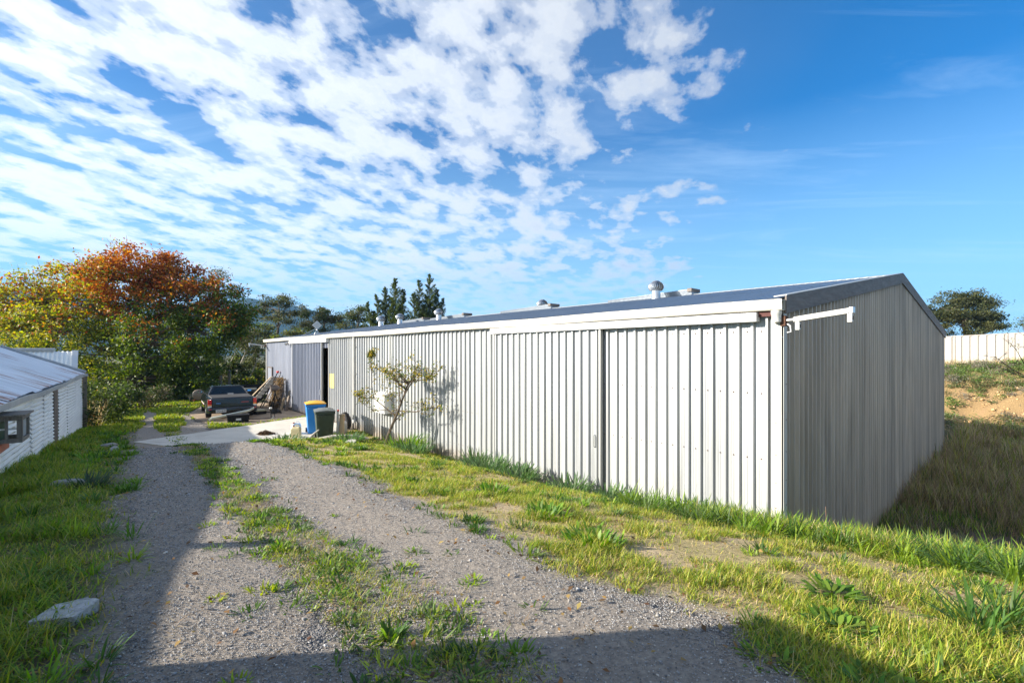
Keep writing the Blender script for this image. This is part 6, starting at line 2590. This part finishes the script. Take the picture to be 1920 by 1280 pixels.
# tall dry stalks
x, y = W_(20.6, 7.45)
weed('dry_reeds', 'tall straw coloured dry grass in front of the tin shed end', 'dry grass', x, y, 130, 1.0, .016, [STRAW, (.33, .25, .12)], (.02, .35), (.0, .4), (1, .8, .6, .05), .35)
x, y = W_(1.65, .35)
weed('dry_flower_stalks', 'thin brown dry flower stalks against the wall left of the shed corner', 'dry weed', x, y, 16, .62, .004, [(.22, .14, .07), (.3, .2, .1)], (.02, .45), (.0, .4), (1, .8, .6, .4), .06)
x, y = W_(-.55, .05)
weed('dry_flower_stalks', 'pink brown bare stalk standing in front of the gable wall', 'dry weed', x, y, 3, .42, .007, [(.30, .17, .13)], (.02, .2), (.0, .6), (1, .8, .7, .5), .02)


# ------------------------------------------------------------------ clods, scrub and stones on the cut bank
def bank_details():
    bm = bmesh.new()
    bmesh.ops.create_icosphere(bm, subdivisions=2, radius=1)
    iv = np.array([v.co[:] for v in bm.verts])
    itri = np.array([[v.index for v in f.verts] for f in bm.faces])
    bm.free()
    n0 = 9000
    x = rng.uniform(15, 36, n0)
    y = rng.uniform(16, 34, n0)
    e = (x - 28.7) * -.70711 + (y - 31) * -.70711
    k = in_view(x, y, .1) & (e > 4.2) & (e < 10.4) & (rng.uniform(0, 1, n0) < .55)
    x, y, e = x[k], y[k], e[k]
    n = len(x)
    size = .02 + .11 * rng.beta(1, 6, n)
    sc = rng.uniform(.6, 1.5, (n, 1, 3))
    V = iv[None] * (1 + rng.uniform(-.3, .3, (n, len(iv), 1))) * sc * size[:, None, None]
    V = V + np.stack([x, y, ground_z(x, y)], -1)[:, None, :]
    F = itri[None] + (np.arange(n) * len(iv))[:, None, None]
    c = np.array((.56, .38, .19)) * rng.uniform(.6, 1.2, (n, 1)) * rng.uniform(.93, 1.07, (n, 3))
    o = mesh_np('clods', V.reshape(-1, 3), F.reshape(-1, 3), M['stone'], np.repeat(c[:, None], len(iv), 1).reshape(-1, 3))
    tag(o, 'crumbled yellow clods over the face of the cut bank', 'clods', kind='stuff')
    cl = Cloud()
    spots = 0
    while spots < 230:
        x = random.uniform(15, 36)
        y = random.uniform(17, 34)
        e = (x - 28.7) * -.70711 + (y - 31) * -.70711
        if not (y * .9 < x < y * 1.16 and 1.0 < e < 10.2):
            continue
        pk = 1.0 if e < 5.2 else (.16 if e < 7.6 else .7)
        if random.random() > pk:
            continue
        spots += 1
        r = random.uniform(.15, .55)
        m = int(420 * r)
        P = np.array([x, y, gz1(x, y) + r * .25]) + rng.normal(0, .45, (m, 3)) * np.array((r, r, r * .6))
        pal = random.choice(([(.12, .20, .05), (.18, .25, .07)], [(.10, .19, .04), (.16, .24, .05)], [(.30, .27, .22), (.22, .20, .14)], [(.10, .13, .05), (.20, .19, .08)]))
        leaf_cloud(cl, P, .05, colmix(m, pal, [1] * len(pal)), .5, .35)
    o = cl.build('bank_scrub', M['leaf'])
    tag(o, 'low grey green scrub growing over the cut bank under the fence', 'scrub', kind='stuff')


bank_details()


def leaf_litter():
    s, d, x, y = sample_sd(5200, -4, 22, .3, 8.0)
    k = in_view(x, y) & (rng.uniform(0, 1, len(x)) < np.minimum(1, 5 / np.hypot(x, y)))
    x, y = x[k], y[k]
    cl = Cloud()
    P = np.stack([x, y, ground_z(x, y) + .018], -1)
    leaf_cloud(cl, P, .020, colmix(len(x), [(.24, .13, .05), (.14, .08, .04), (.36, .24, .08)], [1, 1, 1]), 3.0, .6)
    o = cl.build('leaf_litter', M['straw'])
    tag(o, 'scattered small brown dead leaves on the drive and verges', 'leaf litter', kind='stuff')


leaf_litter()

# ------------------------------------------------------------------ air between here and the hills
mb = MB()
mb.box(-3300, 3300, -3300, 3300, -60, 430)
hz = mb.build('haze', [])
hm, hnt, hb = new_mat('haze_air')
hnt.nodes.remove(hb)
pv = nd(hnt, 'ShaderNodeVolumePrincipled')
pv.inputs['Color'].default_value = (.20, .50, .95, 1)
pv.inputs['Density'].default_value = .00019
pv.inputs['Anisotropy'].default_value = 0.0
hnt.links.new(pv.outputs[0], hnt.nodes['Material Output'].inputs['Volume'])
hz.data.materials.append(hm)
tag(hz, kind='stuff')
